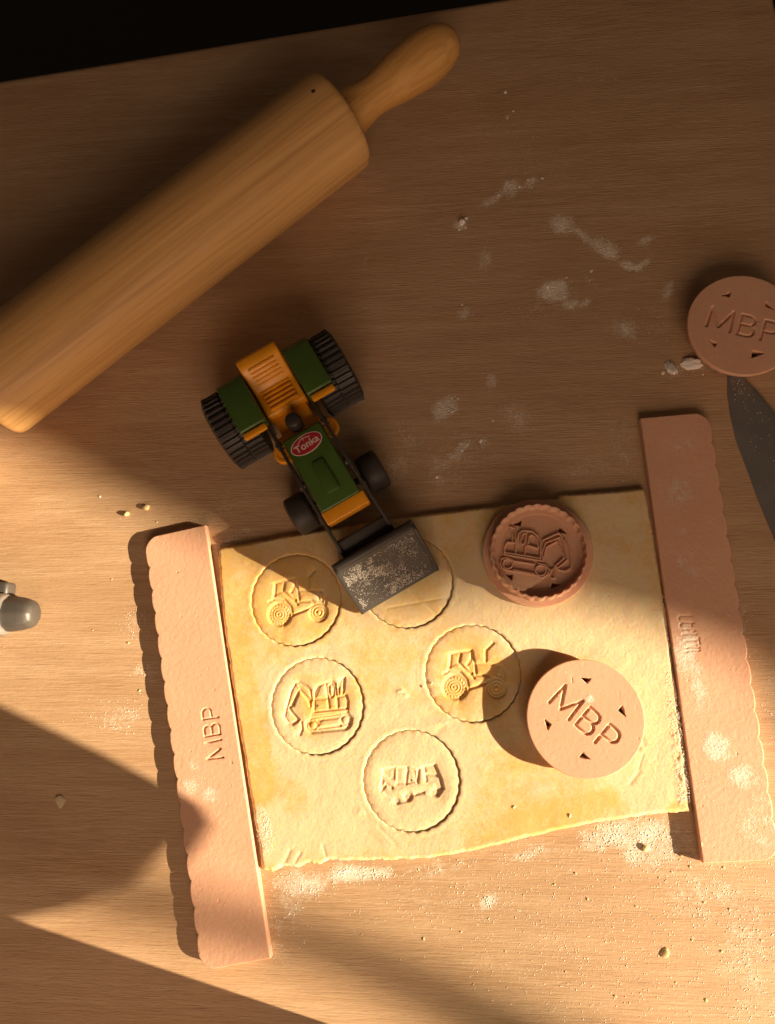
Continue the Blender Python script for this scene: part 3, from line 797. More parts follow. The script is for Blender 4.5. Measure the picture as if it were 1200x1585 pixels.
# ------------------------------------------------------------------ round stamps
SR = 32.4
def polar(name, rad_list, zfun, seg=360, warp=None, hole=None, closed_bottom=None):
    th = np.linspace(0, 2 * math.pi, seg, endpoint=False)
    rr = np.asarray(rad_list, dtype=float)
    TH, RR = np.meshgrid(th, rr)
    rad = RR if warp is None else RR + warp(RR, TH)
    x, y = rad * np.cos(TH), rad * np.sin(TH)
    z = zfun(RR, TH, x, y)
    V = np.stack([x, y, z], -1).reshape(-1, 3)
    n = len(rr)
    idx = np.arange(n * seg).reshape(n, seg); nxt = np.roll(idx, -1, axis=1)
    Q = np.stack([idx[:-1], idx[1:], nxt[1:], nxt[:-1]], -1).reshape(-1, 4)
    if hole is not None:
        hv = hole(x.ravel(), y.ravel())
        Q = Q[~hv[Q].all(1)]
    return npmesh(name, V, Q)
def stamp_upright(label, loc, tris, base_ang, z_bottom, flour, tilt=(0, 0)):
    t = thing('biscuit_stamp', label, 'biscuit stamp', (loc[0], loc[1], z_bottom), 0, 'round biscuit stamps')
    t.rotation_euler = (tilt[0], tilt[1], 0)
    top, th_ = 13.0, 3.4
    letters = place(MBP, 0, 0, base_ang, 13.2)
    tri = [[(x - loc[0], y - loc[1]) for x, y in p] for p in tris]
    rl = np.concatenate([np.linspace(0.02, SR - 0.6, 100), [SR - .35, SR - .12, SR, SR, SR - 0.4, 26.0]])
    nR = len(rl)
    def zf(R, TH, x, y):
        z = np.full(R.shape, top)
        z[-6:, :] = np.array([top, top - .1, top - .35, top - th_ + .3, top - th_, top - th_])[:, None]
        z[-6] = top - 0.03
        dg = seg_dist(x.ravel(), y.ravel(), letters).reshape(R.shape)
        z -= 1.1 * smoothstep(-dg, -1.0, -0.5) * (np.arange(nR) < 100)[:, None]
        s = np.full(R.shape, -9.0)
        for p in tri: s = np.maximum(s, poly_sdf(x.ravel(), y.ravel(), p).reshape(R.shape))
        z -= th_ * smoothstep(s, -0.30, 0.12) * (np.arange(nR) < 100)[:, None]
        pv = vnoise(x + loc[0], y + loc[1], 2.3, 41)
        z -= 0.35 * smoothstep(pv, 0.92, 0.99) * (np.arange(nR) < 99)[:, None]
        return z
    def hole(x, y):
        h = np.zeros(x.shape, bool)
        for p in tri: h |= poly_sdf(x, y, p) > 0.12
        return h & (np.hypot(x, y) < SR - 2)
    me = polar('disc', rl, zf, 380, hole=None if not tri else hole)
    n = len(me.vertices); co = np.empty(n * 3, np.float32); me.vertices.foreach_get('co', co); co = co.reshape(-1, 3) / S
    f = np.full(n, 0.05)
    for cx, cy, rx, ry, s in flour: f = np.maximum(f, s * smoothstep(-np.hypot((co[:, 0] + loc[0] - cx) / rx, (co[:, 1] + loc[1] - cy) / ry), -1.4, -.3))
    f = np.maximum(f, 0.30 * smoothstep(vnoise(co[:, 0] + loc[0], co[:, 1] + loc[1], 9, 93, 3), 0.0, 0.6))
    set_attr(me, 'flour', f)
    auto_smooth(link('disc', me, M['peach'], t), 55)
    me = polar('cutting_edge', [26.3, 26.3, 26.9, 27.7, 28.3, 28.3], lambda R, TH, x, y: np.repeat(np.array([top - th_ + .2, 2.0, 0.0, 0.0, 2.0, top - th_ + .2])[:, None], R.shape[1], 1), 300, warp=lambda R, TH: scallop(TH, 0.3, 0.7))
    set_attr(me, 'flour', np.zeros(len(me.vertices)))
    link('cutting_edge', me, M['peach'], t)
    return t
MT = [(66.3, -8.4), (71.6, -9.1), (69.4, -11.4), (85.8, -26.2), (88.1, -23.8), (89.4, -29.2), (45.2, -31.4), (48.5, -34.1), (46.6, -36.9), (65.4, -49.3), (68.5, -52.3), (63.2, -51.6)]
stamp_upright('round peach stamp lettered MBP standing in sunlight on the dough, casting a shadow', (67.5, -30.7), [MT[i:i + 3] for i in (0, 3, 6, 9)], math.radians(-41.8), 0.9,
              [(70.5, -20, 3.2, 3, .95), (52, -18, 4, 3.5, .6), (60, -5, 7, 4, .45)])
TT = [(162.7, 220.8), (168.0, 222.8), (166.7, 219.5), (187.3, 212.4), (188.3, 215.2), (191.6, 210.2), (152.7, 191.8), (156.8, 189.6), (155.3, 187.5), (177.1, 184.0), (183.4, 182.1), (176.2, 179.6)]
stamp_upright('round peach stamp lettered MBP in shade at the right edge, touching the knife tip', (173.0, 201.0), [TT[i:i + 3] for i in (0, 3, 6, 9)], math.radians(-18.8), 1.9,
              [(170, 178, 6, 6, .3)])

def stamp_upturned():
    loc = (45.5, 64.2)
    t = thing('biscuit_stamp', 'upturned round peach stamp showing its excavator outline and wavy rim', 'biscuit stamp', (loc[0], loc[1], TD + 0.2), 0, 'round biscuit stamps')
    k = 1 / 6.316 / 2.58
    c0x, c0y = 592, 520
    def zs(pts): return [((x - c0x) * k, -(y - c0y) * k) for x, y in pts]
    def cs(x, y, r): return circle((x - c0x) * k, -(y - c0y) * k, r * k, 18)
    REL = [zs([(375, 540), (385, 430), (410, 340), (450, 310), (540, 320), (600, 370), (620, 430), (610, 590)]), zs([(495, 455), (510, 370), (530, 350), (570, 380), (598, 470), (585, 485), (495, 455)]), zs([(430, 400), (450, 345), (480, 335), (480, 380), (462, 440), (435, 445), (430, 400)]),
           zs([(470, 465), (460, 550)]), zs([(380, 430), (300, 420), (275, 460), (265, 540)]), zs([(265, 540), (635, 610)]), zs([(280, 522), (605, 582)]), zs([(350, 410), (355, 340), (330, 270), (375, 290), (385, 330), (378, 420)]),
           zs([(350, 600), (290, 570), (240, 585), (225, 625), (240, 670), (280, 690), (550, 745), (625, 772), (670, 740), (688, 690), (650, 645), (590, 632)]), cs(297, 633, 46), cs(608, 700, 50), zs([(355, 605), (550, 640)]), zs([(350, 690), (545, 733)]),
           zs([(635, 610), (628, 520), (665, 435), (800, 383)]), zs([(645, 405), (790, 340), (818, 360), (828, 410)]), zs([(640, 590), (665, 480), (775, 420), (838, 580), (745, 660), (770, 680), (865, 600), (828, 400)]), zs([(745, 660), (775, 695), (840, 712), (895, 680), (903, 600), (888, 500), (850, 410)]),
           zs([(690, 738), (705, 695), (730, 690), (735, 720), (742, 780), (712, 775)])]
    tri = [zs([(370, 245), (442, 210), (432, 258)]), zs([(800, 320), (815, 282), (865, 340)]), zs([(278, 735), (340, 740), (332, 788)]), zs([(705, 870), (715, 825), (780, 838)])]
    dz = 3.5
    rl = np.concatenate([np.linspace(0.02, 25.4, 92), [25.9, 26.3, 26.5, 26.7, 27.0, 27.15, 27.75, 27.9, 28.1, 28.4, 28.8], np.linspace(29.2, SR - .5, 8), [SR - .3, SR - .1, SR, SR, SR - .4]])
    n = len(rl)
    def warp(R, TH): return scallop(TH, 0.1, 0.85) * smoothstep(-np.abs(R - 27.3), -3.0, -1.2)
    def zf(R, TH, x, y):
        zr = np.interp(rl, [0, 22.8, 22.9, 23.5, 25.4, 25.9, 26.3, 26.7, 27.15, 27.75, 28.1, 28.4, 28.8, 29.2, SR - .3, SR - .1, SR], [5.8, 5.8, 6.1, 6.1, 6.2, 6.4, 7.0, 9.0, 11.6, 11.6, 7.4, 4.3, dz, dz, dz, dz - .1, dz - .3])
        zr[-2:] = [0.3, 0.0]
        z = np.repeat(zr[:, None], R.shape[1], 1)
        m = (R < 25) 
        dg = seg_dist(x[m], y[m], REL)
        z[m] += 1.7 * smoothstep(-dg, -0.68, -0.30)
        s = np.full(dg.shape, -9.0)
        for p in tri: s = np.maximum(s, poly_sdf(x[m], y[m], p))
        z[m] -= 5.5 * smoothstep(s, -0.3, 0.12)
        return z
    me = polar('body', rl, zf, 420, warp=warp)
    set_attr(me, 'flour', np.full(len(me.vertices), 0.05))
    auto_smooth(link('body', me, M['peach'], t), 60)
    return t
stamp_upturned()

# ------------------------------------------------------------------ rolling pin
def rolling_pin():
    R = 33.0
    ang = math.radians(38.6)
    p0 = np.array([-73.0, 348.5])
    L = 290.0
    t = thing('rolling_pin', 'large pale wooden rolling pin lying diagonally across the shaded board', 'rolling pin', (p0[0], p0[1], R), ang)
    prof = [(-L - 1.5, 3), (-L - 1.2, R - 6), (-L - 0.2, R - 2.2), (-L + 1.2, R - 0.8), (-L + 4, R - .1), (-L + 8, R)] + [(-L + x, R) for x in range(20, int(L) - 8, 12)] + [(-8, R), (-4, R - .1), (-1.4, R - 0.7), (0, R - 2.0), (1.0, R - 6), (1.3, 3)]
    auto_smooth(link('body', lathe('body', prof, 'x', 120), M['pin'], t), 60)
    hp = [(-6, 9), (1.2, 15.0), (5, 15.8), (10, 15.2), (16, 13.8), (22, 12.6), (28, 12.3), (36, 13.2), (46, 15.2), (58, 16.4), (67, 16.9), (76, 16.4), (84, 14.6), (90, 11.8), (94, 8), (96, 4), (96.5, .5)]
    for s in (1, -1):
        h = link('handle', lathe('handle', hp, 'x', 72), M['handle'], t)
        if s > 0: h.rotation_euler = (0, math.radians(1.0), math.radians(-1.0))
        else:
            h.location = (-L * S, 0, 0); h.rotation_euler = (0, 0, math.pi)
    # old nail knot near the end
    V = [(-0.0, 0, 0)]
    kn = lathe('knot', [(-0.4, 1.4), (0.15, 1.3), (0.3, 0.3)], 'z', 16)
    k = link('knot', kn, M['knot'], t)
    phi = math.radians(3.8)
    k.location = (-12.7 * S, math.sin(phi) * R * S, math.cos(phi) * R * S)
    k.rotation_euler = (-phi, 0, 0)
    return t
rolling_pin()

# ------------------------------------------------------------------ toy tractor (local: x forward, y left, z up)
def toy_tractor():
    t = thing('toy_tractor', 'green and orange toy tractor with black front bucket parked onto the dough', 'toy tractor', (-109.2, 162.5, 0), math.radians(-60.35))
    A = lambda o, a=40: auto_smooth(o, a)
    # chassis
    A(link('chassis', box('chassis', -14, 84, -8.5, 8.5, 13, 26, 1.5), M['dark'], t))
    A(link('axle', lathe('axle', [(-30, 3), (-29.8, 3.2), (29.8, 3.2), (30, 3)], 'y', 20), M['dark'], t)).location = (3.2 * S, 0, 24.2 * S)
    A(link('axle', lathe('axle', [(-26, 2), (-25.8, 2.2), (25.8, 2.2), (26, 2)], 'y', 20), M['dark'], t)).location = (69 * S, 0, 12.6 * S)
    # hood with sloping nose and a raised vent
    hood = extrude_xz('hood', [(32.5, 24), (32.5, 39), (50, 39.2), (82, 37), (82, 23)], -12.8, 12.8, 1.3, 3, None)
    A(link('hood', hood, M['green_dusty'], t))
    A(link('vent', box('vent', 53.5, 74.5, -4.0, 4.0, 37, 40.4, 1.2, 2, lambda x, y, z: (x, y * (0.9 if z > 38 else 1.25), z)), M['green_dusty'], t))
    gr = A(link('grille', box('grille', 81.6, 90, -13.4, 14.6, 22, 36.2, 1.1, 3, lambda x, y, z: (x - (1.5 if z < 30 else 0), y, z - (1.2 if x > 85 and z > 30 else 0))), M['orange'], t))
    # seat: one orange moulding with ribs
    prof = [(-21, 22), (-21.5, 50), (-19.5, 53), (-14.5, 53), (-11.5, 51), (-4.5, 39.5), (-1, 37), (13.4, 36.2), (14.2, 34), (14.2, 22)]
    seat = A(link('seat', extrude_xz('seat', prof, -13.2, 13.2, 1.6, 3), M['orange'], t))
    for i in range(5):
        f = i / 4
        x = -11.8 + f * 6.0; z = 51.0 - f * 10.4
        A(link('backrest_rib', box('backrest_rib', x - 0.75, x + 0.75, -8.8, 8.8, z - 0.4, z + 1.0, .4), M['orange'], seat))
    for i in range(5):
        x = -1.4 + i * 3.0
        A(link('cushion_rib', box('cushion_rib', x - 0.85, x + 0.85, -9.4, 9.4, 36, 38.2, .5), M['orange'], seat))
    A(link('floor_plate', box('floor_plate', 13, 33.2, -11.5, 11.5, 24, 30.0, 1.0), M['orange'], t))
    A(link('dash', box('dash', 27, 33, -15.5, 15.5, 29, 33.5, 1.0), M['orange'], t))
    kn = A(link('steering_knob', lathe('steering_knob', [(30, 2.6), (33, 2.6), (33.4, 4.6), (41.5, 4.9), (43.6, 4.5), (44.4, 3.4), (44.6, .3)], 'z', 24), M['dark'], t))
    kn.location = (25.4 * S, -0.6 * S, 0)
    # mudguards
    for s in (-1, 1):
        y0, y1 = (14.2, 30.6) if s > 0 else (-30.6, -14.2)
        pr = [(-18, 36), (-17, 42), (-12.5, 49.4), (-8, 51.4), (19, 51.4), (20.5, 50.6), (20.5, 46), (18.5, 45), (-10, 48), (-15, 41)]
        A(link('mudguard', extrude_xz('mudguard', [(-18, 30), (-17, 42), (-12.5, 49.6), (-8.5, 51.4), (18.6, 51.4), (20, 50.4), (20, 30)], min(y0, y0 + s * 0), min(y0, y1) + 3.2 if False else (y0 + 2.5 if s > 0 else y1), .7) if False else
                     extrude_xz('mudguard', [(-17.5, 40.5), (-16.6, 43.6), (-12.5, 49.8), (-8.5, 51.6), (19, 51.6), (20, 50.9), (20, 49.4), (-8.2, 49.6), (-11.4, 48.0), (-15.6, 41.0)], y0, y1, .45), M['green'], t))
        inn = (y0, y0 + 2.2) if s > 0 else (y1 - 2.2, y1)
        A(link('mudguard_wall', extrude_xz('mudguard_wall', [(-17, 20), (-16.4, 42.6), (-12.2, 49.2), (-8.3, 50.4), (19.4, 50.4), (19.4, 20)], inn[0], inn[1], .4), M['green'], t))
        A(link('lamp_bar', box('lamp_bar', 19.6, 23.4, y0 + (1.2 if s > 0 else .2), y1 - (0.2 if s > 0 else 1.2), 43.8, 47.6, .9, 2), M['orange'], t))
        A(link('step', lathe('step', [(27, 6.2), (27.4, 6.6), (30.4, 6.6), (31, 6.1), (31.05, 4.6), (30.6, 4.4), (30.6, 3.0), (31.0, 2.8), (31, .3)], 'z', 36), M['orange'], t)).location = (35.8 * S, s * 15.2 * S, 0)
        # rear wheel: ribbed tyre in two rows, hub
        w = 25.0
        cy = s * 32.6
        def rib(a, th, i):
            if abs(a) > w / 2 - 1.4: return 0.0
            row = 1 if a * s > 0.0 else 0
            p = (th * 36 / (2 * math.pi) + row * 0.12) % 1.0
            return 1.5 * (1 if 0.22 < p < 0.66 else 0)
        pf = [(-w / 2 + .3, 12), (-w / 2, 14), (-w / 2, 21), (-w / 2 + 1.5, 23.0), (-w / 2 + 1.7, 23.2)] + [(x, 22.8) for x in (-8, -4, -.7)] + [(-.55, 21.9), (.55, 21.9)] + [(x, 22.8) for x in (.7, 4, 8)] + [(w / 2 - 1.7, 23.2), (w / 2 - 1.5, 23.0), (w / 2, 21), (w / 2, 14), (w / 2 - .3, 12)]
        wh = link('rear_wheel', lathe('rear_wheel', pf, 'y', 240, rib), M['tyre'], t)
        wh.location = (3.2 * S, cy * S, 24.2 * S)
        auto_smooth(wh, 35)
        hb = link('hub', lathe('hub', [(-2, 12), (1, 11.5), (1.6, 6), (2.4, 5), (2.6, .4)], 'y', 32), M['orange'], wh)
        hb.location = (0, s * (w / 2 - 1.2) * S, 0)
        if s < 0: hb.rotation_euler = (0, 0, math.pi)
        # front wheel: smooth rounded tyre
        w2 = 14.0
        fw = link('front_wheel', lathe('front_wheel', [(-w2 / 2, 6), (-w2 / 2, 10), (-w2 / 2 + .7, 11.8), (-w2 / 2 + 2, 12.5), (w2 / 2 - 2, 12.5), (w2 / 2 - .7, 11.8), (w2 / 2, 10), (w2 / 2, 6)], 'y', 72), M['tyre'], t)
        fw.location = (69 * S, s * 25.2 * S, 12.55 * S)
        fh = link('hub', lathe('hub', [(-1, 6.2), (.6, 5.8), (1.0, 3), (1.4, .3)], 'y', 24), M['orange'], fw)
        fh.location = (0, s * (w2 / 2 - .6) * S, 0)
        if s < 0: fh.rotation_euler = (0, 0, math.pi)
        # loader arm: cranked plate beside the hood
        arm = [(3, 33), (4, 39.5), (32, 41), (58, 40.5), (66, 38.0), (106, 27.5), (111, 20), (106, 19), (99, 22.5), (63, 31.5), (56, 34), (32, 34.5)]
        yf = (lambda x: max(0, (x - 55)) * 0.055) if s > 0 else (lambda x: max(0, (x - 55)) * 0.01 - 0.0)
        yb = 14.4 if s > 0 else -16.2
        am = A(link('loader_arm', extrude_xz('loader_arm', arm, yb, yb + 1.8, .35, 2, yf), M['dark'], t))
        for (px_, pz_) in ((34, 37.5), (62, 36)):
            A(link('pivot', lathe('pivot', [(-1.9, 2.2), (-1.7, 2.5), (1.7, 2.5), (1.9, 2.2)], 'y', 20), M['dark'], am)).location = (px_ * S, (yb + .9) * S, pz_ * S)
    # loader cross plate and bucket
    A(link('cross_plate', extrude_xz('cross_plate', [(98.5, 26.6), (100, 27.4), (110.5, 23.2), (110.5, 19), (100, 23)], -14.2, 17.6, .5), M['dark'], t))
    bw0, bw1 = -23.6, 30.2
    bk = A(link('bucket', extrude_xz('bucket', [(110.2, 30.6), (112, 31), (115.6, 29.6), (116.4, 28.0), (139.8, 7.2), (141, 6.0), (140.6, 5.2), (113, 5.4), (109.4, 9), (108.4, 16)], bw0, bw1, .6, 2), M['bucket'], t))
    for yy in (bw0, bw1 - 1.6):
        A(link('bucket_rim', extrude_xz('bucket_rim', [(112, 30.8), (116.6, 30.0), (141.0, 8.2), (141.2, 6.0), (139.6, 6.4), (116, 27.2), (112.5, 29)], yy - .15, yy + 1.75, .4), M['dark'], bk))
    A(link('bucket_lip', extrude_xz('bucket_lip', [(110.0, 30.4), (111.6, 32.0), (114.0, 31.6), (115.8, 30.2), (114, 29), (111, 29)], bw0 + 1.7, bw1 - 1.7, .5), M['dark'], bk))
    # oval sticker with lettering
    n = 48
    def oval(name, rx, ry, z0, z1):
        return lathe(name, [(z0, 1), (z1, 1)], 'z', n)
    dz = 39.08
    def ell(name, rx, ry, z0, z1, mat, parent):
        V = [(rx * math.cos(2 * math.pi * i / n), ry * math.sin(2 * math.pi * i / n), z) for z in (z0, z1) for i in range(n)]
        F = [tuple(range(n))[::-1], tuple(range(n, 2 * n))] + [(i, (i + 1) % n, n + (i + 1) % n, n + i) for i in range(n)]
        return auto_smooth(link(name, pymesh(name, V, F), mat, parent), 40)
    dc = ell('sticker', 10.4, 5.9, 0, 0.22, M['cream'], t)
    dc.location = (41.2 * S, -0.6 * S, dz * S); dc.rotation_euler = (0, math.radians(-.3), math.radians(90 + 3))
    ell('sticker_field', 9.8, 5.3, 0.2, 0.32, M['red'], dc)
    cu = bpy.data.curves.new('lettering', 'FONT'); cu.body = 'Tonka'; cu.size = 6.2 * S; cu.align_x = 'CENTER'; cu.align_y = 'CENTER'; cu.extrude = 0.06 * S; cu.offset = 0.10 * S
    tmp = bpy.data.objects.new('lettering_tmp', cu); COL.objects.link(tmp)
    bpy.context.view_layer.update()
    dg = bpy.context.evaluated_depsgraph_get()
    me = bpy.data.meshes.new_from_object(tmp.evaluated_get(dg))
    bpy.data.objects.remove(tmp)
    lo = link('lettering', me, None, dc, smooth=False)
    me.materials.clear(); me.materials.append(M['cream'])
    lo.location = (0, -0.5 * S, 0.38 * S)
    # small pitched roof mark above the word
    def bar(x0, y0, x1, y1, w):
        dx, dy = x1 - x0, y1 - y0; L = math.hypot(dx, dy); nx, ny = -dy / L * w / 2, dx / L * w / 2
        return [(x0 + nx, y0 + ny), (x1 + nx, y1 + ny), (x1 - nx, y1 - ny), (x0 - nx, y0 - ny)]
    V, F = [], []
    for a in (bar(-4.6, 2.4, -0.6, 4.6, .5), bar(-1.2, 4.4, 4.2, 2.9, .5), bar(-.4, 2.6, -.4, 4.2, .5)):
        b0 = len(V)
        V += [(x, y, .33) for x, y in a] + [(x, y, .44) for x, y in a]
        F += [(b0, b0 + 3, b0 + 2, b0 + 1), (b0 + 4, b0 + 5, b0 + 6, b0 + 7)] + [(b0 + i, b0 + (i + 1) % 4, b0 + 4 + (i + 1) % 4, b0 + 4 + i) for i in range(4)]
    link('emblem', pymesh('emblem', V, F), M['cream'], dc, smooth=False)
    return t
toy_tractor()

# ------------------------------------------------------------------ knife at the right edge
def knife():
    t = thing('knife', 'dark grey knife blade dotted with flour, cut off by the right edge', 'knife', (0, 0, 0))
    edge = [(168.0, 180.0), (166.4, 172.5), (165.5, 161.8), (165.9, 149.3), (167.8, 132.8), (172.0, 116.4), (177.3, 94.4), (184.2, 71.0), (193.5, 40), (206, 0), (222, -45)]
    spine = [(169.6, 181.5), (175.2, 172.6), (183.6, 161.4), (191.7, 148.4), (198.5, 135), (205, 117), (211.5, 94), (218.5, 68), (226, 38), (238, -2), (254, -46)]
    V, F = [], []
    m = 7
    for (ex, ey), (sx, sy) in zip(edge, spine):
        for j in range(m):
            f = [0, .08, .28, .5, .72, .97, 1.0][j]
            z = [0.45, 0.75, 1.55, 1.75, 1.9, 1.95, 1.75][j]
            V.append((ex + (sx - ex) * f, ey + (sy - ey) * f, z))
    nb = len(edge)
    for i in range(nb - 1):
        for j in range(m - 1):
            F.append((i * m + j, (i + 1) * m + j, (i + 1) * m + j + 1, i * m + j + 1))
    off = len(V)
    V += [(x, y, 0.05) for x, y, z in V]
    for i in range(nb - 1):
        for j in range(m - 1):
            F.append((off + i * m + j, off + i * m + j + 1, off + (i + 1) * m + j + 1, off + (i + 1) * m + j))
        F.append((i * m, off + i * m, off + (i + 1) * m, (i + 1) * m))
        F.append((i * m + m - 1, (i + 1) * m + m - 1, off + (i + 1) * m + m - 1, off + i * m + m - 1))
    for j in range(m - 1):
        F.append((j, j + 1, off + j + 1, off + j)); k = (nb - 1) * m + j
        F.append((k, off + k, off + k + 1, k + 1))
    bl = link('blade', pymesh('blade', V, F), M['steel'], t)
    bm = bmesh.new(); bm.from_mesh(bl.data); bmesh.ops.recalc_face_normals(bm, faces=bm.faces); bm.to_mesh(bl.data); bm.free()
    auto_smooth(bl, 25)
    h = link('handle', lathe('handle', [(0, 6), (1, 9), (40, 9.5), (90, 10.5), (110, 9), (114, 4)], 'x', 32), M['dark'], t)
    h.location = (236 * S, -42 * S, 10 * S); h.rotation_euler = (0, 0, math.radians(-70))
knife()

# ------------------------------------------------------------------ metal tool poking in at the left edge
def side_tool():
    t = thing('metal_tool', 'silver and grey-brown tool end poking in at the left edge of the board', 'tool', (-284.2, 30.0, 0), math.radians(-1.0))
    def flat(a, th, i): return -0.9 * max(0, math.cos(2 * th)) ** 8 * (1 if a < 18 else .5)
    tip = lathe('tip', [(-2, 10), (1, 11.4), (5, 11.5), (12, 10.6), (17, 9.2), (19.2, 7.2), (20.0, 5.0), (20.3, .3)], 'x', 9)
    bevelled(tip, 1.3, 3, 20); o = link('tip', tip, M['grey'], t); o.location = (0, 0, 10.9 * S); o.rotation_euler = (math.radians(12), 0, 0); auto_smooth(o, 30)
    def fac(a, th, i): return 0.35 * math.cos(th * 40) if i in (2, 3) else 0.0
    cl = link('collar', lathe('collar', [(-14, 11), (-13.5, 12.6), (-9, 13.0), (0, 13.0), (1.4, 12.6), (2.2, 11.8), (2.6, 9.8)], 'x', 160, fac), M['silver'], t); cl.location = (0, -0.8 * S, 13.2 * S); auto_smooth(cl, 45)
    tb = link('clip', box('clip', -16, -0.8, 11, 20, 1.0, 12, 2.2, 3), M['grey'], t); auto_smooth(tb)
    bd = link('body', lathe('body', [(-120, 8), (-119, 11), (-40, 12.5), (-13, 13)], 'x', 48), M['grey'], t); bd.location = (0, -.8 * S, 14.7 * S); auto_smooth(bd, 45)
side_tool()

# ------------------------------------------------------------------ crumbs
def crumb_mesh(seed, n=3):
    r = random.Random(seed)
    bm = bmesh.new()
    bmesh.ops.create_icosphere(bm, subdivisions=n, radius=1.0)
    dirs = [Vector((r.uniform(-1, 1), r.uniform(-1, 1), r.uniform(-1, 1))).normalized() for _ in range(6)]
    am = [r.uniform(-.28, .3) for _ in dirs]
    for v in bm.verts:
        d = v.co.normalized()
        k = 1 + sum(a * max(0, d.dot(q)) ** 3 for a, q in zip(am, dirs)) + r.uniform(-.02, .02)
        k += 0.16 * mnoise.noise(d * 2.2 + Vector((seed * 3.1, 0, 0))) + 0.09 * mnoise.noise(d * 5.5 + Vector((0, seed * 2.3, 0)))
        v.co = v.co * k
    me = bpy.data.meshes.new('dough_crumb')
    bm.to_mesh(me); bm.free()
    return me
CM = [crumb_mesh(i) for i in range(6)]
def lump_mesh(seed):
    bm = bmesh.new(); bmesh.ops.create_icosphere(bm, subdivisions=4, radius=1.0)
    for v in bm.verts:
        d = v.co.normalized(); o = Vector((seed * 7.7, seed, 0))
        v.co = d * (0.92 + 0.30 * mnoise.noise(d * 1.6 + o) + 0.20 * mnoise.noise(d * 3.6 + o) + 0.12 * mnoise.noise(d * 8 + o) + .05 * mnoise.noise(d * 19 + o))
    me = bpy.data.meshes.new('dough_lump'); bm.to_mesh(me); bm.free()
    me.materials.append(M['flour']); me.polygons.foreach_set('use_smooth', np.ones(len(me.polygons), bool))
    return me
LM = [lump_mesh(i) for i in (1, 2, 3)]
for me in CM:
    me.materials.append(M['crumb']); me.polygons.foreach_set('use_smooth', np.ones(len(me.polygons), bool))
def crumb(x, y, rx, ry, rz, rot_, label, z=0.0, group='loose dough crumbs', k=None):
    o = bpy.data.objects.new('dough_crumb', CM[random.randrange(6) if k is None else k])
    COL.objects.link(o)
    o.location = (x * S, y * S, (z + rz * 0.72) * S)
    o.scale = (rx * S, ry * S, rz * S); o.rotation_euler = (random.uniform(-.4, .4), random.uniform(-.4, .4), rot_)
    return tag(o, label, 'crumb', group)
crumb(98.9, -101.0, 2.3, 2.0, 0.95, .4, 'pale dough crumb with a long shadow just left of the right guide foot')
crumb(105.6, -153.4, 2.3, 2.1, 0.6, 1.0, 'lone dough crumb near the lower right corner of the board')
crumb(-214.9, 94.3, 2.0, 1.5, 1.5, .3, 'left one of two dough crumbs above the left guide')
crumb(-202.1, 98.3, 2.2, 1.8, 1.5, .8, 'right one of two dough crumbs above the left guide')
crumb(133.0, 180.6, 3.2, 5.6, 1.3, .35, 'upright floury dough lump left of the shaded stamp').data = LM[0]
crumb(144.5, 182.3, 7.2, 4.0, 1.4, -.05, 'long floury dough lump touching the shaded stamp').data = LM[1]
crumb(-243.5, -83.2, 3.2, 4.4, 0.16, .4, 'flat dough flake in the lower left shadow')
crumb(4.9, 289.5, 2.6, 2.0, 1.6, .8, 'white flour lump in the shade below the rolling pin handle').data = LM[2]
SM = [(8, 293), (3, 285), (-12, 163), (-4, 157), (2, 131), (5, 135), (14, 137), (60, 240), (70, 233), (50, 319), (44, 314), (30, 309), (116, 251), (76, 279), (-194.6, 88.8), (-234.3, 106.3), (37.5, 367.3), (42.0, 372.5), (59.6, 319.3), (7.6, 286), (37, 388), (-12, 158), (0, 166), (-14, 114), (22, 150), (65, 240), (72, 246), (128, 178), (152, 176), (4, 230), (88, 250),
      (60, -115), (75, -108), (133, -123), (128, -128), (140, -110), (48, -121), (31, -127), (66, -128), (92, -131), (120, -147), (135, -152), (110, -168), (125, -176), (52, -165), (20, -156), (-4, -147), (-25, -151), (-38, -162),
      (-166, -60), (-172, -120), (-199, -17), (-222, 52), (-232, 20), (-208, 12), (105, -116), (112, -113), (85, -118), (151, -165), (156, -146), (-60, -150), (2, -173), (78, -176), (118, -104), (122, -110), (141, -131), (146, -140), (40, -140)]
for i, (x, y) in enumerate(SM):
    if y > 150: w = 'tiny pale crumb in the shade on the upper half of the board'
    elif x < -120: w = 'tiny pale crumb on the board left of the left guide'
    elif x < 20: w = 'tiny pale crumb on the board around the left half of the dough sheet'
    else: w = 'tiny pale crumb on the sunlit board below the right half of the dough sheet'
    s = random.uniform(0.35, 0.7)
    o = crumb(x, y, s * random.uniform(.9, 1.5), s, s * random.uniform(.32, .45), random.uniform(0, 3), w)
    if y > 100: o.data = LM[i % 3]; o.scale = tuple(v * 1.7 for v in o.scale)
for x, y, z in [(48, -52, TD), (58, -84, TD), (27, -80, TD), (-24, -14, TD), (-19, -12, TD), (72, -90, TD)]:
    s = random.uniform(0.5, 0.9)
    crumb(x, y, s * 1.3, s, s * .45, random.uniform(0, 3), 'tiny pale crumb lying loose on the dough sheet', z - .1)

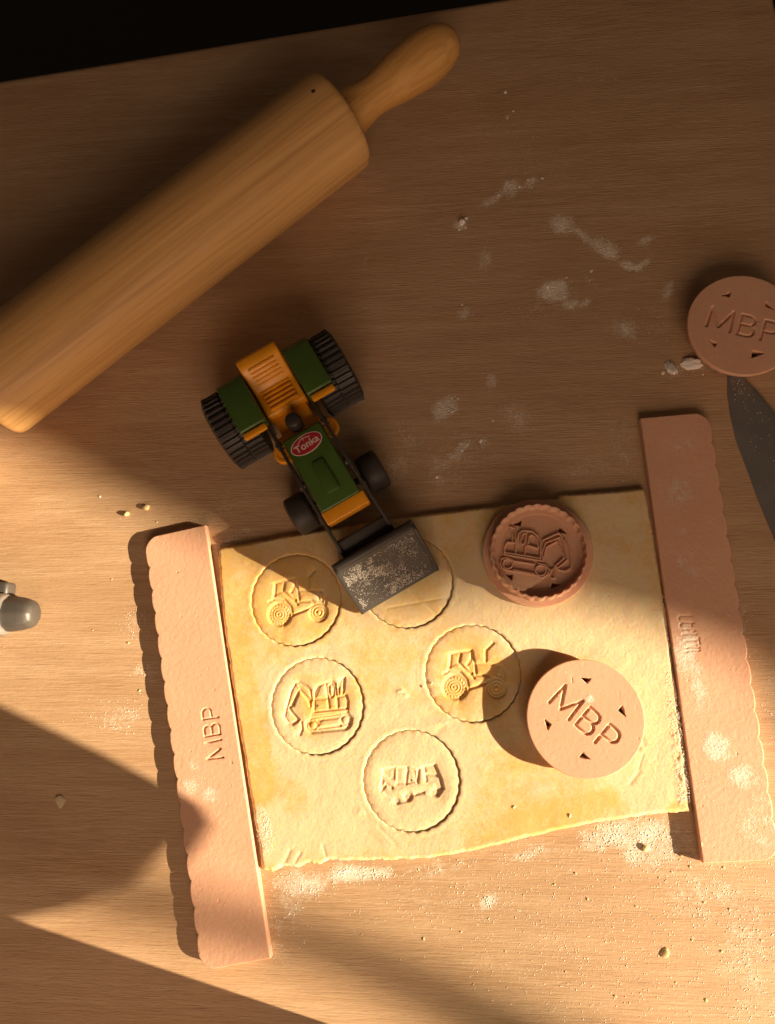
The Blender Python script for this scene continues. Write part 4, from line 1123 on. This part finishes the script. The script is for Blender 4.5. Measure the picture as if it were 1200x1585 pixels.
# ------------------------------------------------------------------ loose flour grains (uncountable)
def grains():
    pts = []
    def sample(n, x0, x1, y0, y1, dens, zf, smin=.10, smax=.30, thr=0.0):
        x = RNG.uniform(x0, x1, n); y = RNG.uniform(y0, y1, n)
        d = dens(x, y)
        clump = 0.5 + 0.5 * vnoise(x, y, 3.0, 61, 3)
        p = d * (0.25 + 1.5 * clump ** 2)
        k = RNG.random(n) < p
        x, y, p = x[k], y[k], p[k]
        s = smin + (smax - smin) * RNG.random(len(x)) ** 2.2 * (0.6 + 0.8 * np.minimum(p, 1))
        pts.append(np.stack([x, y, zf(x, y), s], -1))
    onboard = lambda x, y: (poly_sdf(x, y, DOUGH) < -0.3)
    sample(420000, -300, 190, -185, 420, lambda x, y: (flour_at(x, y) ** 1.4) * onboard(x, y) * 1.1, lambda x, y: np.zeros_like(x), .14, .52)
    sample(9000, -300, 200, -190, 420, lambda x, y: np.full_like(x, .10) * onboard(x, y), lambda x, y: np.zeros_like(x), .10, .40)
    sample(26000, 0, 175, -190, -85, lambda x, y: (.12 + .16 * smoothstep(x, 40, 140)) * onboard(x, y), lambda x, y: np.zeros_like(x), .12, .45)
    sample(300000, -300, 190, -185, 420, lambda x, y: (flour_at(x, y) ** 3.0) * onboard(x, y) * 1.2, lambda x, y: np.zeros_like(x), .16, .55)
    # on the right guide
    gl = [(140, -46, 8, 8, .9), (153, -62, 11, 8, .35), (127, 6, 8, 18, .3), (128, 95, 14, 30, .12), (152, -85, 14, 24, .14)]
    def gd(x, y):
        f = np.zeros_like(x)
        for cx, cy, rx, ry, s in gl: f = np.maximum(f, s * smoothstep(-np.hypot((x - cx) / rx, (y - cy) / ry), -1.3, -.3))
        return f
    sample(26000, 118, 162, -100, 130, lambda x, y: np.maximum(gd(x, y), .03 + .07 * smoothstep(-y, -20, 80)) * (x > 115 + (140 - y) * 0.064) * (x < 150 + (140 - y) * 0.06), lambda x, y: np.full_like(x, GT), .10, .35)
    sample(900, -163, -146, -80, -58, lambda x, y: 0.5 * smoothstep(-np.hypot((x + 158) / 7, (y + 70) / 5), -1.3, -.3), lambda x, y: np.full_like(x, GT), .1, .35)
    # crumbly bank along the right edge of the dough, and on the lower left corner
    sample(14000, 108, 123.5, -78, 40, lambda x, y: 0.6 * smoothstep(-np.abs(x - (117.5 - 0.04 * (y - 15))), -5, -1) * (0.2 + 0.8 * smoothstep(-y, -10, 40)), lambda x, y: np.full_like(x, TD + .1), .12, .42)
    sample(6000, -122, -100, -115, -80, lambda x, y: 0.7 * smoothstep(-np.hypot((x + 116 + (y + 95) * .2) / 5, (y + 96) / 15), -1.2, -.3), lambda x, y: np.full_like(x, TD + .1), .12, .42)
    # on the bucket face and the knife blade
    n = 11000
    u = RNG.uniform(0, 1, n); v = RNG.uniform(-21.5, 28.0, n)
    k = RNG.random(n) < (0.08 + 0.92 * smoothstep(vnoise(u * 31, v, 8, 81, 3, .65), -.1, .35)) * (0.35 + 0.65 * smoothstep(-v, -22, 14))
    u, v = u[k], v[k]
    lx, lz = 116.8 + u * 22.6, 28.0 - u * 20.1 + .05
    ca, sa = math.cos(math.radians(-60.35)), math.sin(math.radians(-60.35))
    pts.append(np.stack([-109.2 + lx * ca - v * sa, 162.5 + lx * sa + v * ca, lz, RNG.uniform(.12, .42, len(u)) * RNG.uniform(.5, 1, len(u))], -1))
    n = 420
    f = RNG.random(n); g = RNG.uniform(.15, .9, n)
    ex = np.interp(f, [0, .25, .5, .75, 1], [166.4, 165.9, 172.0, 184.2, 193.5]); ey = np.interp(f, [0, .25, .5, .75, 1], [170, 149, 116, 71, 40])
    sx = np.interp(f, [0, .25, .5, .75, 1], [175, 191, 205, 218, 226]); sy = np.interp(f, [0, .25, .5, .75, 1], [172, 149, 117, 68, 38])
    k = RNG.random(n) < 0.25 + .75 * smoothstep(-f, -.3, 0)
    pts.append(np.stack([ex + (sx - ex) * g, ey + (sy - ey) * g, np.full(n, 1.75), RNG.uniform(.12, .4, n)], -1)[k])
    P = np.vstack(pts)
    n = len(P)
    base = np.array([(1, 0, 0), (-1, 0, 0), (0, 1, 0), (0, -1, 0), (0, 0, .5), (0, 0, -.4)], float)
    jit = RNG.uniform(.6, 1.35, (n, 6, 1))
    an = RNG.uniform(0, 6.28, n); c, s = np.cos(an), np.sin(an)
    B = base[None] * jit * P[:, 3][:, None, None]
    X = B[..., 0] * c[:, None] - B[..., 1] * s[:, None]; Y = B[..., 0] * s[:, None] + B[..., 1] * c[:, None]
    V = np.stack([X + P[:, 0:1], Y + P[:, 1:2], B[..., 2] + P[:, 2:3] + 0.25 * P[:, 3:4]], -1).reshape(-1, 3)
    tri = np.array([(0, 2, 4), (2, 1, 4), (1, 3, 4), (3, 0, 4), (2, 0, 5), (1, 2, 5), (3, 1, 5), (0, 3, 5)])
    Q = (np.arange(n)[:, None, None] * 6 + tri[None]).reshape(-1, 3)
    o = link('loose_flour', npmesh('loose_flour', V, Q), M['flour'], smooth=False)
    o['kind'] = 'stuff'
    tag(o, 'white flour scattered in patches over board, dough and guides', 'flour')
    print('grains', n)
grains()
